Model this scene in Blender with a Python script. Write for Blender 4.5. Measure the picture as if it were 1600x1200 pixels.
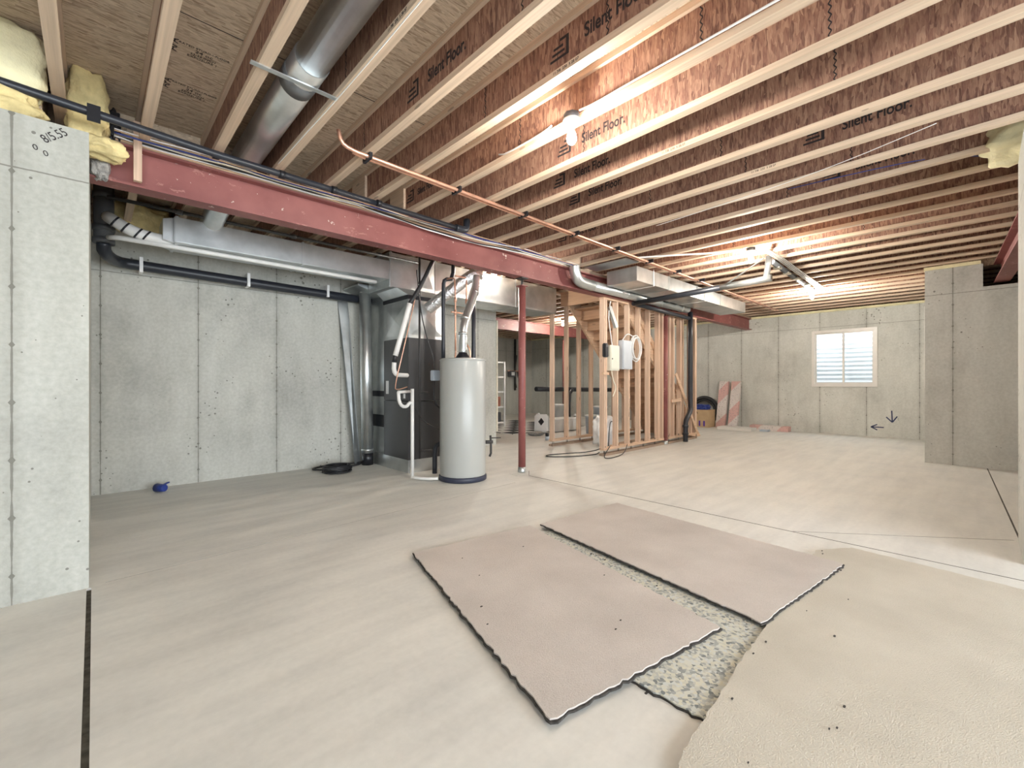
import bpy, bmesh, math, random
from mathutils import Vector, Matrix, noise
R = math.radians
for o in list(bpy.data.objects): bpy.data.objects.remove(o, do_unlink=True)
scene = bpy.context.scene
COL = scene.collection

# ------------------------------------------------------------ camera, world, exposure
cam_d = bpy.data.cameras.new('camera'); cam = bpy.data.objects.new('camera', cam_d); COL.objects.link(cam)
cam.location = (0, 0, 1.17); cam.rotation_euler = (R(90), 0, R(-43.36))
cam_d.sensor_width = 36; cam_d.lens = 36 * 692 / 1600; cam_d.shift_y = -1.5 / 1600; cam_d.clip_start = 0.02
scene.camera = cam
world = bpy.data.worlds.new('overcast_sky'); scene.world = world; world.use_nodes = True
bg = world.node_tree.nodes['Background']; bg.inputs[0].default_value = (0.86, 0.93, 1.0, 1); bg.inputs[1].default_value = 5.2
vs = scene.view_settings; vs.view_transform = 'Standard'; vs.look = 'None'; vs.gamma = 1.0; vs.use_curve_mapping = False
vs.exposure = 1.33
BULB_STRENGTH = 1080.0

def portal(name, loc, rot, sx, sy):
    l = bpy.data.lights.new(name, 'AREA'); l.shape = 'RECTANGLE'; l.size = sx; l.size_y = sy; l.cycles.is_portal = True
    o = bpy.data.objects.new(name, l); COL.objects.link(o); o.location = loc; o.rotation_euler = rot
portal('door_portal', (0.6, -4.05, 1.2), (R(90), 0, 0), 7.2, 2.4)
portal('window_portal', (12.62, 2.15, 1.75), (R(90), 0, R(90)), 1.2, 1.3)

# ------------------------------------------------------------ material helpers
class NT:
    def __init__(s, name):
        s.m = bpy.data.materials.new(name); s.m.use_nodes = True; s.t = s.m.node_tree
        s.b = s.t.nodes['Principled BSDF']
        s._pos = None
    def n(s, typ, **kw):
        nd = s.t.nodes.new(typ)
        for k, v in kw.items():
            if k.startswith('i_'):
                key = k[2:]; key = int(key) if key.isdigit() else key
                s.put(nd.inputs[key], v)
            else: setattr(nd, k, v)
        return nd
    def put(s, sock, v):
        if isinstance(v, bpy.types.NodeSocket): s.t.links.new(v, sock)
        else: sock.default_value = v
    def pos(s):
        if s._pos is None: s._pos = s.n('ShaderNodeNewGeometry').outputs['Position']
        return s._pos
    def mapped(s, scale, rot=(0, 0, 0)):
        return s.n('ShaderNodeMapping', i_0=s.pos(), i_2=rot, i_3=scale).outputs[0]
    def math(s, op, a, b=0.0, c=0.0, clamp=False):
        nd = s.n('ShaderNodeMath', operation=op, use_clamp=clamp)
        s.put(nd.inputs[0], a); s.put(nd.inputs[1], b)
        if op in ('MULTIPLY_ADD', 'SMOOTH_MIN'): s.put(nd.inputs[2], c)
        return nd.outputs[0]
    def noise(s, vec, scale, detail=3.0, rough=0.55):
        return s.n('ShaderNodeTexNoise', i_Vector=vec, i_Scale=scale, i_Detail=detail, i_Roughness=rough).outputs[0]
    def ramp(s, fac, stops):
        nd = s.n('ShaderNodeValToRGB', i_0=fac); e = nd.color_ramp.elements
        while len(e) < len(stops): e.new(0.5)
        for q, (p, c) in zip(e, stops): q.position = p; q.color = (*c, 1) if len(c) == 3 else c
        return nd.outputs[0]
    def mix(s, fac, a, b, mode='MIX'):
        nd = s.n('ShaderNodeMix', data_type='RGBA', blend_type=mode)
        s.put(nd.inputs[0], fac)
        for i, v in ((6, a), (7, b)):
            s.put(nd.inputs[i], (*v, 1) if isinstance(v, tuple) and len(v) == 3 else v)
        return nd.outputs[2]
    def bump(s, h, strength=0.3, dist=0.01):
        s.put(s.b.inputs['Normal'], s.n('ShaderNodeBump', i_Strength=strength, i_Distance=dist, i_Height=h).outputs[0])
    def sep(s):
        return s.n('ShaderNodeSeparateXYZ', i_0=s.pos()).outputs
    def done(s, col=None, rough=0.6, metal=0.0):
        if col is not None: s.put(s.b.inputs['Base Color'], (*col, 1) if isinstance(col, tuple) and len(col) == 3 else col)
        s.put(s.b.inputs['Roughness'], rough); s.put(s.b.inputs['Metallic'], metal)
        return s.m

def srgb(r, g, b):
    f = lambda c: (c / 255 / 12.92) if c / 255 <= 0.04045 else ((c / 255 + 0.055) / 1.055) ** 2.4
    return (f(r), f(g), f(b))

def plain(name, c, rough=0.5, metal=0.0, var=0.12, scale=8.0, bump=0.0):
    t = NT(name); f = t.noise(t.pos(), scale, 4)
    a = tuple(x * (1 - var) for x in c); b = tuple(min(1, x * (1 + var)) for x in c)
    col = t.ramp(f, [(0.3, a), (0.7, b)])
    if bump: t.bump(t.noise(t.pos(), scale * 6, 3), bump, 0.01)
    return t.done(col, rough, metal)

def concrete_wall(name, axis, off, sp, zj, tone=(0.50, 0.50, 0.445)):
    t = NT(name); x, y, z = t.sep()[:3]; c = x if axis == 'X' else y
    big = t.noise(t.pos(), 0.9, 5, 0.6); mid = t.noise(t.mapped((6, 6, 1.2)), 1.0, 4); fine = t.noise(t.pos(), 34, 4)
    base = t.ramp(big, [(0.28, tuple(v * 0.64 for v in tone)), (0.47, tone), (0.72, tuple(min(1, v * 1.14) for v in tone))])
    base = t.mix(0.30, base, t.ramp(mid, [(0.3, (0.34, 0.34, 0.30)), (0.7, (0.62, 0.62, 0.58))]))
    base = t.mix(0.16, base, t.ramp(fine, [(0.3, (0.22, 0.22, 0.2)), (0.7, (0.75, 0.75, 0.72))]))
    u = t.math('DIVIDE', t.math('SUBTRACT', c, off), sp)
    d = t.math('MULTIPLY', t.math('ABSOLUTE', t.math('SUBTRACT', t.math('FRACT', t.math('ADD', u, 100.5)), 0.5)), sp)
    wob = t.math('MULTIPLY', t.math('SUBTRACT', t.noise(t.pos(), 9, 3), 0.5), 0.012)
    d = t.math('ABSOLUTE', t.math('ADD', d, wob))
    line = t.math('LESS_THAN', d, 0.0045)
    halo = t.math('MULTIPLY', t.math('SUBTRACT', 1.0, t.math('DIVIDE', d, 0.05), clamp=True), t.noise(t.pos(), 3.0, 3))
    zf = t.math('SUBTRACT', t.math('FRACT', t.math('DIVIDE', z, 0.305)), 0.5)
    hole = t.math('LESS_THAN', t.math('ADD', t.math('MULTIPLY', t.math('ABSOLUTE', zf), 0.305), t.math('MULTIPLY', d, 1.5)), 0.02)
    hz = t.math('LESS_THAN', t.math('ABSOLUTE', t.math('ADD', t.math('SUBTRACT', z, zj), wob)), 0.004)
    v = t.n('ShaderNodeTexVoronoi', i_Vector=t.pos(), i_Scale=17.0).outputs['Distance']
    pit = t.math('LESS_THAN', v, t.math('MULTIPLY', t.math('SUBTRACT', t.noise(t.pos(), 1.7, 3), 0.46, clamp=True), 0.95))
    col = t.mix(t.math('MULTIPLY', halo, 0.45), base, (0.20, 0.19, 0.155))
    dark = t.math('MAXIMUM', t.math('MULTIPLY', t.math('MAXIMUM', line, hz), 0.62), t.math('MULTIPLY', t.math('MAXIMUM', hole, pit), 0.7))
    col = t.mix(dark, col, (0.10, 0.095, 0.075))
    t.bump(t.math('SUBTRACT', fine, t.math('MULTIPLY', dark, 2.0)), 0.35, 0.006)
    return t.done(col, 0.85)

def wood(name, c, axis, dark=0.72, grain=42):
    t = NT(name); s = {'X': (1.2, grain, grain), 'Y': (grain, 1.2, grain), 'Z': (grain, grain, 1.2)}[axis]
    g = t.noise(t.mapped(s), 1.0, 4); k = t.noise(t.pos(), 2.2, 3)
    col = t.ramp(g, [(0.30, tuple(v * dark for v in c)), (0.55, c), (0.75, tuple(min(1, v * 1.12) for v in c))])
    col = t.mix(t.math('MULTIPLY', k, 0.35), col, tuple(v * q for v, q in zip(c, (0.82, 0.70, 0.58))))
    kn = t.n('ShaderNodeTexVoronoi', i_Vector=t.mapped({'X': (2.2, 9, 9), 'Y': (9, 2.2, 9), 'Z': (9, 9, 2.2)}[axis]), i_Scale=1.0).outputs['Distance']
    col = t.mix(t.math('MULTIPLY', t.math('LESS_THAN', kn, 0.10), 0.6), col, tuple(v * 0.35 for v in c))
    t.bump(g, 0.15, 0.004)
    return t.done(col, 0.7)

def osb(name, lo, mid, hi, s1, s2, rot1, rot2):
    t = NT(name)
    def layer(scale, rot):
        warp = t.n('ShaderNodeVectorMath', operation='ADD', i_0=t.mapped(scale, rot),
                   i_1=t.n('ShaderNodeVectorMath', operation='SCALE', i_0=t.n('ShaderNodeTexNoise', i_Vector=t.pos(), i_Scale=14.0).outputs[1], i_3=0.55).outputs[0]).outputs[0]
        v = t.n('ShaderNodeTexVoronoi', i_Vector=warp, i_Scale=1.0)
        return t.n('ShaderNodeSeparateColor', i_0=v.outputs['Color']).outputs[:2]
    a, a2 = layer(s1, rot1); b, b2 = layer(s2, rot2); c_, c2 = layer(s1, tuple(-3.2 * q for q in rot1))
    f = t.mix(t.math('GREATER_THAN', a2, 0.55), a, b); f = t.mix(t.math('GREATER_THAN', b2, 0.62), f, c_)
    f = t.n('ShaderNodeSeparateColor', i_0=f).outputs[0]
    col = t.ramp(f, [(0.0, lo), (0.30, mid), (0.62, tuple((p + q) / 2 for p, q in zip(mid, hi))), (0.85, hi), (1.0, tuple(v * 0.7 for v in mid))])
    fib = t.noise(t.mapped(tuple(v * 2.5 for v in s1), rot1), 1.0, 3)
    col = t.mix(0.35, col, t.ramp(fib, [(0.3, lo), (0.7, hi)]))
    t.bump(t.math('ADD', f, fib), 0.25, 0.005)
    return t.done(col, 0.75)

M = {}
# floor slab: pale trowelled concrete with grey-blue and tan mottling
t = NT('concrete_floor')
big = t.noise(t.pos(), 0.55, 5, 0.6); md = t.noise(t.pos(), 2.6, 5, 0.6); fn = t.noise(t.pos(), 30, 4)
sw = t.noise(t.mapped((1.0, 7.0, 1.0), (0, 0, R(25))), 1.0, 4)
c = t.ramp(big, [(0.32, (0.64, 0.635, 0.605)), (0.52, (0.69, 0.685, 0.63)), (0.72, (0.72, 0.70, 0.625))])
c = t.mix(0.45, c, t.ramp(md, [(0.30, (0.52, 0.52, 0.50)), (0.55, (0.71, 0.69, 0.64)), (0.8, (0.78, 0.76, 0.71))]))
c = t.mix(0.28, c, t.ramp(sw, [(0.32, (0.46, 0.455, 0.43)), (0.62, (0.76, 0.745, 0.70))]))
c = t.mix(0.10, c, t.ramp(fn, [(0.3, (0.3, 0.3, 0.28)), (0.7, (0.75, 0.73, 0.7))]))
t.bump(t.math('ADD', fn, md), 0.12, 0.004)
M['floor'] = t.done(c, t.math('MULTIPLY_ADD', md, 0.25, 0.5))
M['wall_X'] = concrete_wall('concrete_wall_back', 'X', 0.05, 0.845, 2.35)
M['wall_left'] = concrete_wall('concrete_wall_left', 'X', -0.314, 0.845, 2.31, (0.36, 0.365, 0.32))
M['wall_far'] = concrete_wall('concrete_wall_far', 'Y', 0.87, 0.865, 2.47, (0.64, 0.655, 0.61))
M['wall_pillar'] = concrete_wall('concrete_wall_right', 'Y', 0.276, 0.845, 2.45, (0.60, 0.60, 0.565))
M['wall_near'] = concrete_wall('concrete_wall_near', 'Y', -0.4, 0.845, 2.45, (0.56, 0.56, 0.52))
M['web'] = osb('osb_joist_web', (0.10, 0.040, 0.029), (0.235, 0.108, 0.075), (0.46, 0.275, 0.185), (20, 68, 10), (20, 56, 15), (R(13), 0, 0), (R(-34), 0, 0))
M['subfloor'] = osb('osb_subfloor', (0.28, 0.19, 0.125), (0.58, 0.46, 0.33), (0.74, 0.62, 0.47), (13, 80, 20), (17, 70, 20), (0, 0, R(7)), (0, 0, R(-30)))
M['flange'] = wood('pale_joist_flange', (0.66, 0.52, 0.39), 'Y', 0.78, 60)
M['studZ'] = wood('fir_stud', (0.66, 0.485, 0.365), 'Z')
M['studX'] = wood('fir_board_x', (0.66, 0.47, 0.33), 'X')
M['studY'] = wood('fir_board_y', (0.50, 0.32, 0.205), 'Y')
M['plate'] = wood('treated_plate', (0.36, 0.27, 0.20), 'X', 0.6)
# red primer steel with scuffs
t = NT('red_oxide_steel')
sc = t.noise(t.mapped((4, 4, 9)), 1.6, 6, 0.7); ch = t.noise(t.pos(), 17, 4, 0.6)
c = t.ramp(t.noise(t.pos(), 3, 4), [(0.3, (0.21, 0.062, 0.056)), (0.7, (0.30, 0.105, 0.094))])
c = t.mix(t.math('MULTIPLY', t.math('GREATER_THAN', sc, 0.62), 0.45), c, (0.50, 0.25, 0.21))
c = t.mix(t.math('GREATER_THAN', ch, 0.70), c, (0.62, 0.50, 0.44))
M['red'] = t.done(c, 0.5)
# galvanised sheet
t = NT('galvanised_sheet')
f = t.noise(t.mapped((5, 5, 5)), 1.0, 4)
c = t.ramp(f, [(0.3, (0.50, 0.53, 0.53)), (0.7, (0.68, 0.70, 0.70))])
M['galv'] = t.done(c, t.math('MULTIPLY_ADD', f, 0.06, 0.29), 0.88)
t = NT('foil_duct'); t.bump(t.noise(t.pos(), 40, 3), 0.9, 0.02); M['foil'] = t.done((0.80, 0.81, 0.82), 0.28, 0.95)
M['pipe_black'] = plain('black_abs_plastic', (0.022, 0.025, 0.033), 0.38)
M['iron'] = plain('black_iron_pipe', (0.03, 0.028, 0.027), 0.5)
M['pipe_grey'] = plain('dark_grey_vent_pipe', (0.075, 0.078, 0.082), 0.42)
M['copper'] = plain('copper', (0.80, 0.46, 0.33), 0.33, 0.75, 0.15, 12)
M['pvc'] = plain('white_pvc', (0.74, 0.73, 0.70), 0.4, 0, 0.06)
M['white'] = plain('white_paint', (0.80, 0.80, 0.79), 0.4, 0, 0.04)
M['heater'] = plain('light_grey_enamel', (0.41, 0.42, 0.40), 0.3, 0, 0.03, 2)
M['heater_base'] = plain('dark_navy_plastic', (0.03, 0.035, 0.06), 0.45)
M['furnace'] = plain('charcoal_enamel', (0.060, 0.060, 0.062), 0.32, 0.25, 0.1, 2)
M['insulation'] = plain('yellow_fibreglass', (0.70, 0.58, 0.29), 0.95, 0, 0.28, 7, 0.8)
M['insulation_pale'] = plain('pale_fibreglass', (0.80, 0.74, 0.48), 0.9, 0, 0.16, 5, 0.8)
M['dirt'] = plain('joint_dirt', (0.085, 0.078, 0.062), 0.95, 0, 0.5, 25)
M['rubber'] = plain('black_rubber', (0.018, 0.018, 0.02), 0.5)
M['tape'] = plain('black_tape', (0.012, 0.013, 0.017), 0.35)
M['mastic'] = plain('grey_duct_mastic', (0.13, 0.135, 0.14), 0.6)
M['ink'] = plain('black_ink', (0.025, 0.02, 0.022), 0.8)
M['inkblue'] = plain('dark_blue_marker', (0.03, 0.04, 0.11), 0.7)
M['mortar'] = plain('rough_mortar', (0.44, 0.43, 0.41), 0.95, 0, 0.35, 30, 1.0)
M['blue'] = plain('blue_plastic', (0.02, 0.045, 0.25), 0.4)
M['bluegrey'] = plain('blue_grey_enamel', (0.45, 0.52, 0.60), 0.4, 0, 0.05)
M['ivory'] = plain('ivory_enamel', (0.66, 0.66, 0.57), 0.5, 0, 0.05)
M['panelgrey'] = plain('light_grey_panel', (0.52, 0.56, 0.61), 0.4, 0.2, 0.05)
M['cardboard'] = plain('cardboard', (0.50, 0.36, 0.21), 0.85, 0, 0.08)
M['tan_cable'] = plain('tan_cable', (0.62, 0.42, 0.27), 0.5)
M['yellow_cable'] = plain('ivory_cable', (0.72, 0.68, 0.55), 0.5)
M['blue_cable'] = plain('blue_cable', (0.03, 0.05, 0.22), 0.5)
M['porcelain'] = plain('porcelain', (0.8, 0.79, 0.76), 0.25, 0, 0.03)
M['boxgrey'] = plain('dark_junction_box', (0.10, 0.10, 0.11), 0.5, 0.3)
M['purple'] = plain('purple_ink', (0.10, 0.04, 0.28), 0.7)
M['brownbox'] = plain('rust_brown_print', (0.34, 0.13, 0.085), 0.7, 0, 0.3, 9)
M['vinyl'] = plain('almond_vinyl', (0.74, 0.72, 0.68), 0.4, 0, 0.03)
# carpets and pad
def carpet(name, c1, c2):
    t = NT(name); f = t.noise(t.pos(), 170, 3, 0.7); g = t.noise(t.pos(), 2.1, 4)
    col = t.mix(0.5, t.ramp(f, [(0.3, c1), (0.7, c2)]), t.ramp(g, [(0.3, tuple(v * 0.9 for v in c1)), (0.7, c2)]))
    t.bump(f, 0.8, 0.008); return t.done(col, 0.95)
M['carpet_pink'] = carpet('pinkish_beige_carpet', (0.53, 0.475, 0.43), (0.69, 0.63, 0.58))
M['carpet_tan'] = carpet('tan_beige_carpet', (0.53, 0.485, 0.40), (0.68, 0.635, 0.545))
M['backing'] = plain('frayed_carpet_backing', (0.07, 0.062, 0.055), 0.95, 0, 0.5, 60, 1.0)
t = NT('rebond_foam_pad'); v = t.n('ShaderNodeTexVoronoi', i_Vector=t.pos(), i_Scale=75.0)
f = t.n('ShaderNodeSeparateColor', i_0=v.outputs['Color']).outputs[0]
c = t.ramp(f, [(0.0, (0.17, 0.19, 0.19)), (0.3, (0.44, 0.45, 0.42)), (0.6, (0.60, 0.58, 0.46)), (1.0, (0.54, 0.57, 0.56))]); t.bump(f, 0.8, 0.01)
M['pad'] = t.done(c, 0.95)
# pink and white printed foam board
t = NT('pink_foam_board'); x, y, z = t.sep()[:3]
st = t.math('FRACT', t.math('ADD', t.math('MULTIPLY', z, 1.15), t.math('MULTIPLY', y, 1.3)))
c = t.mix(t.math('GREATER_THAN', st, 0.42), (0.66, 0.42, 0.39), (0.70, 0.65, 0.62))
c = t.mix(t.math('GREATER_THAN', t.noise(t.mapped((30, 30, 60)), 1.0, 2), 0.63), c, (0.32, 0.29, 0.28)); M['foam'] = t.done(c, 0.8)
# chequered mat
t = NT('black_white_mat'); ck = t.n('ShaderNodeTexChecker', i_Vector=t.pos(), i_Scale=2.6, i_Color1=(0.015, 0.015, 0.02, 1), i_Color2=(0.75, 0.75, 0.72, 1)).outputs[0]
M['mat'] = t.done(ck, 0.6)
t = NT('bulb_glow'); t.put(t.b.inputs['Emission Color'], (1.0, 0.93, 0.83, 1)); t.put(t.b.inputs['Emission Strength'], BULB_STRENGTH); M['bulb'] = t.done((1, 1, 1), 0.3)
t = NT('bulb_glow_low'); t.put(t.b.inputs['Emission Color'], (1.0, 0.93, 0.83, 1)); t.put(t.b.inputs['Emission Strength'], BULB_STRENGTH * 0.5); M['bulb_low'] = t.done((1, 1, 1), 0.3)
t = NT('window_glass'); tr = t.n('ShaderNodeBsdfTransparent', i_0=(0.93, 0.96, 0.98, 1)); gl = t.n('ShaderNodeBsdfGlossy', i_1=0.03)
mx = t.n('ShaderNodeMixShader', i_0=0.07, i_1=tr.outputs[0], i_2=gl.outputs[0]); t.t.links.new(mx.outputs[0], t.t.nodes['Material Output'].inputs[0]); M['glass'] = t.m

# ------------------------------------------------------------ mesh helpers
class MB:
    def __init__(s): s.v = []; s.f = []; s.sm = []
    def add(s, vs, fs, smooth=False):
        k = len(s.v); s.v += [Vector(p) for p in vs]; s.f += [[i + k for i in f] for f in fs]; s.sm += [smooth] * len(fs); return s
    def box(s, x0, x1, y0, y1, z0, z1):
        return s.add([(x, y, z) for x in (x0, x1) for y in (y0, y1) for z in (z0, z1)],
                     [(0, 1, 3, 2), (4, 6, 7, 5), (0, 4, 5, 1), (2, 3, 7, 6), (0, 2, 6, 4), (1, 5, 7, 3)])
    def bbox(s, x0, x1, y0, y1, z0, z1, w=0.006):
        bm = bmesh.new(); bmesh.ops.create_cube(bm, size=1)
        for v in bm.verts: v.co = Vector(((x0 + x1) / 2 + v.co.x * (x1 - x0), (y0 + y1) / 2 + v.co.y * (y1 - y0), (z0 + z1) / 2 + v.co.z * (z1 - z0)))
        bmesh.ops.bevel(bm, geom=bm.edges[:], offset=w, segments=2, affect='EDGES')
        s.frombm(bm); return s
    def frombm(s, bm, smooth=False):
        bm.verts.index_update(); s.add([v.co.copy() for v in bm.verts], [[v.index for v in f.verts] for f in bm.faces], smooth); bm.free()
    def beam(s, a, b, w, h, up=(0, 0, 1)):          # rectangular bar from a to b
        a, b = Vector(a), Vector(b); d = (b - a).normalized(); u = Vector(up); u = (u - d * u.dot(d)).normalized(); r = d.cross(u)
        ps = []
        for p in (a, b):
            for i, j in ((-1, -1), (1, -1), (1, 1), (-1, 1)): ps.append(p + r * (i * w / 2) + u * (j * h / 2))
        return s.add(ps, [(3, 2, 1, 0), (4, 5, 6, 7), (0, 1, 5, 4), (1, 2, 6, 5), (2, 3, 7, 6), (3, 0, 4, 7)])
    def tube(s, pts, r, n=12, smooth_path=0, cap=True):
        pts = [Vector(p) for p in pts]
        for _ in range(smooth_path):                # corner cutting
            q = [pts[0]]
            for a, b in zip(pts, pts[1:]): q += [a * 0.75 + b * 0.25, a * 0.25 + b * 0.75]
            pts = q + [pts[-1]]
        rs = r if isinstance(r, (list, tuple)) else [r] * len(pts)
        k = len(s.v); up = Vector((0.123, 0.31, 0.94)); fr = None
        for i, p in enumerate(pts):
            d = (pts[min(i + 1, len(pts) - 1)] - pts[max(i - 1, 0)]).normalized()
            if fr is None:
                fr = up - d * up.dot(d)
                if fr.length < 0.1: fr = Vector((1, 0, 0)) - d * d.x
            fr = (fr - d * fr.dot(d)).normalized(); e = d.cross(fr)
            for j in range(n):
                a = 2 * math.pi * j / n; s.v.append(p + (fr * math.cos(a) + e * math.sin(a)) * rs[i])
        for i in range(len(pts) - 1):
            for j in range(n):
                s.f.append([k + i * n + j, k + i * n + (j + 1) % n, k + (i + 1) * n + (j + 1) % n, k + (i + 1) * n + j]); s.sm.append(True)
        if cap:
            s.f.append([k + j for j in range(n)][::-1]); s.f.append([k + (len(pts) - 1) * n + j for j in range(n)]); s.sm += [False, False]
        return s
    def lathe(s, c, prof, n=32, axis='Z'):
        k = len(s.v); c = Vector(c)
        for r, h in prof:
            for j in range(n):
                a = 2 * math.pi * j / n; u, w = r * math.cos(a), r * math.sin(a)
                s.v.append(c + (Vector((u, w, h)) if axis == 'Z' else Vector((h, u, w)) if axis == 'X' else Vector((w, h, u))))
        for i in range(len(prof) - 1):
            for j in range(n): s.f.append([k + i * n + j, k + i * n + (j + 1) % n, k + (i + 1) * n + (j + 1) % n, k + (i + 1) * n + j]); s.sm.append(True)
        s.f.append([k + j for j in range(n)][::-1]); s.f.append([k + (len(prof) - 1) * n + j for j in range(n)]); s.sm += [False, False]
        return s
    def prism(s, poly, axis, a, b):                 # polygon extruded along an axis from a to b
        def P(u, w, t): return {'X': (t, u, w), 'Y': (u, t, w), 'Z': (u, w, t)}[axis]
        n = len(poly)
        return s.add([P(u, w, a) for u, w in poly] + [P(u, w, b) for u, w in poly],
                     [list(range(n))[::-1], list(range(n, 2 * n))] + [[i, (i + 1) % n, n + (i + 1) % n, n + i] for i in range(n)])
    def lump(s, c, size, seed=0, amp=0.25, freq=2.2, sub=4):
        bm = bmesh.new(); bmesh.ops.create_icosphere(bm, subdivisions=sub, radius=1)
        for v in bm.verts:
            d = v.co.normalized(); m = max(abs(d.x), abs(d.y), abs(d.z)); q = d * (0.55 + 0.45 / m)
            f = 1 + amp * noise.fractal(d * freq + Vector((seed * 7.3, seed * 3.1, seed)), 1.0, 2.0, 4)
            v.co = Vector(c) + Vector((q.x * size[0] / 2, q.y * size[1] / 2, q.z * size[2] / 2)) * f
        s.frombm(bm, True); return s
    def build(s, name, mat, parent=None, base=None):
        if parent is not None: org = Vector(parent['_o'])
        elif base is not None: org = Vector(base)
        else:
            xs = [p.x for p in s.v]; ys = [p.y for p in s.v]; zs = [p.z for p in s.v]
            org = Vector(((min(xs) + max(xs)) / 2, (min(ys) + max(ys)) / 2, min(zs)))
        me = bpy.data.meshes.new(name); me.from_pydata([p - org for p in s.v], [], s.f); me.update()
        bm = bmesh.new(); bm.from_mesh(me); bmesh.ops.recalc_face_normals(bm, faces=bm.faces[:]); bm.to_mesh(me); bm.free()
        for p, q in zip(me.polygons, s.sm): p.use_smooth = q
        me.materials.append(M[mat] if isinstance(mat, str) else mat)
        o = bpy.data.objects.new(name, me); COL.objects.link(o); o['_o'] = tuple(org)
        if parent is not None: o.parent = parent
        else: o.location = org
        return o
def tag(o, label, cat, group=None, kind=None):
    o['label'] = label; o['category'] = cat
    if group: o['group'] = group
    if kind: o['kind'] = kind
    return o
def struct(o, label=None):
    o['kind'] = 'structure'
    if label: o['label'] = label
    return o
def thing(name, loc, label, cat, group=None):
    o = bpy.data.objects.new(name, None); COL.objects.link(o); o.location = loc; o['_o'] = tuple(loc); o.empty_display_size = 0.1
    return tag(o, label, cat, group)
def text(body, size, mw, name, mat, parent, extrude=0.0006, sx=1.0, shear=0.0):
    cu = bpy.data.curves.new(name, 'FONT'); cu.body = body; cu.size = size; cu.extrude = extrude; cu.align_x = 'CENTER'; cu.align_y = 'CENTER'; cu.shear = shear; cu.offset = 0.0018 if size > 0.07 else 0.0
    t = bpy.data.objects.new(name, cu); COL.objects.link(t)
    me = bpy.data.meshes.new_from_object(t.evaluated_get(bpy.context.evaluated_depsgraph_get()))
    bpy.data.objects.remove(t); me.transform(Matrix.Diagonal((sx, 1, 1, 1))); me.transform(mw); me.transform(Matrix.Translation(-Vector(parent['_o'])))
    me.materials.clear(); me.materials.append(M[mat]); o = bpy.data.objects.new(name, me); COL.objects.link(o); o.parent = parent; return o
def frame_m(loc, right, up):
    r, u = Vector(right).normalized(), Vector(up).normalized(); n = r.cross(u)
    return Matrix(((r.x, u.x, n.x, loc[0]), (r.y, u.y, n.y, loc[1]), (r.z, u.z, n.z, loc[2]), (0, 0, 0, 1)))

# ------------------------------------------------------------ floor with cut joints
fl = MB().box(-4.2, 13, -6, 12.4, -0.12, 0).build('floor', 'floor', None, (0, 0, 0)); struct(fl, 'pale concrete slab floor with cut control joints')
cut = MB()
JOINTS = []
def joint(a, b, w=0.007, d=0.02):
    cut.beam((*a, 0), (*b, 0), w, d * 2); JOINTS.append((a, b, w, d))
joint((4.0, -4), (4.0, 3.93), 0.0149, 0.03); joint((-0.02, -3.8), (-0.02, 3.49), 0.02, 0.03); joint((0.05, 3.53), (3.6, 3.76), 0.006)
joint((4.012, 1.02), (4.98, -0.17), 0.010); joint((5.02, -0.2), (8.9, -0.06), 0.012)
joint((3.86, 3.98), (4.14, 3.94), 0.004); joint((3.87, 4.0), (3.90, 4.18), 0.005); joint((4.02, 3.945), (4.22, 4.14), 0.006); joint((4.55, 5.9), (7.0, 5.2), 0.004)
cu = cut.build('joint_cutter', 'floor', None, (0, 0, 0))
md = fl.modifiers.new('joints', 'BOOLEAN'); md.object = cu; md.operation = 'DIFFERENCE'; md.solver = 'EXACT'; md.use_self = True
me = bpy.data.meshes.new_from_object(fl.evaluated_get(bpy.context.evaluated_depsgraph_get())); fl.modifiers.clear(); fl.data = me
bpy.data.objects.remove(cu)
# dirt packed into the joints
for a, b, w, d in JOINTS:
    zt = -0.012 if w > 0.015 else -0.0008
    MB().beam((*a, (zt - d + 0.001) / 2), (*b, (zt - d + 0.001) / 2), w - 0.0004, d - 0.001 + zt).build('joint_filler', 'dirt', fl)

# ------------------------------------------------------------ walls
WT = 2.82
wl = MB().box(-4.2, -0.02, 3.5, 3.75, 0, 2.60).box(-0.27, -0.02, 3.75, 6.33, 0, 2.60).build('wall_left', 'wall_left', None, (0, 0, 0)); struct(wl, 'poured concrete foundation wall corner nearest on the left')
wb = MB().box(-0.27, 5.56, 6.33, 6.58, 0, WT).build('wall_back', 'wall_X', None, (0, 0, 0)); struct(wb, 'long poured concrete wall behind the furnace')
MB().box(5.56, 5.59, 6.31, 6.60, 0.25, 2.36).build('edge_board', 'yellow_cable', wb)
wf = MB().box(12.4, 12.62, -4, 1.57, 0, WT).box(12.4, 12.62, 2.73, 12.2, 0, WT).box(12.4, 12.62, 1.57, 2.73, 0, 1.11).box(12.4, 12.62, 1.57, 2.73, 2.37, WT).build('wall_far', 'wall_far', None, (0, 0, 0)); struct(wf, 'far poured concrete wall with the window')
wp = MB().box(8.92, 9.17, -4, 0.57, 0, 2.50).box(8.92, 9.17, -0.02, 0.57, 2.50, WT).box(9.17, 12.4, 0.32, 0.57, 0, WT).build('wall_right', 'wall_pillar', None, (0, 0, 0)); struct(wp, 'concrete wall corner on the right with a beam pocket')
wn = MB().box(4.35, 5.0, -4, -0.19, 0, WT).build('wall_near_right', 'wall_near', None, (0, 0, 0)); struct(wn, 'pale concrete wall end at the right edge of the picture')
struct(MB().box(3.6, 12.62, 12.0, 12.2, 0, WT).box(3.6, 5.56, 6.58, 12.0, 0, WT).build('wall_rear', 'wall_X', None, (0, 0, 0)), 'concrete wall at the back of the rear room')
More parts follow.
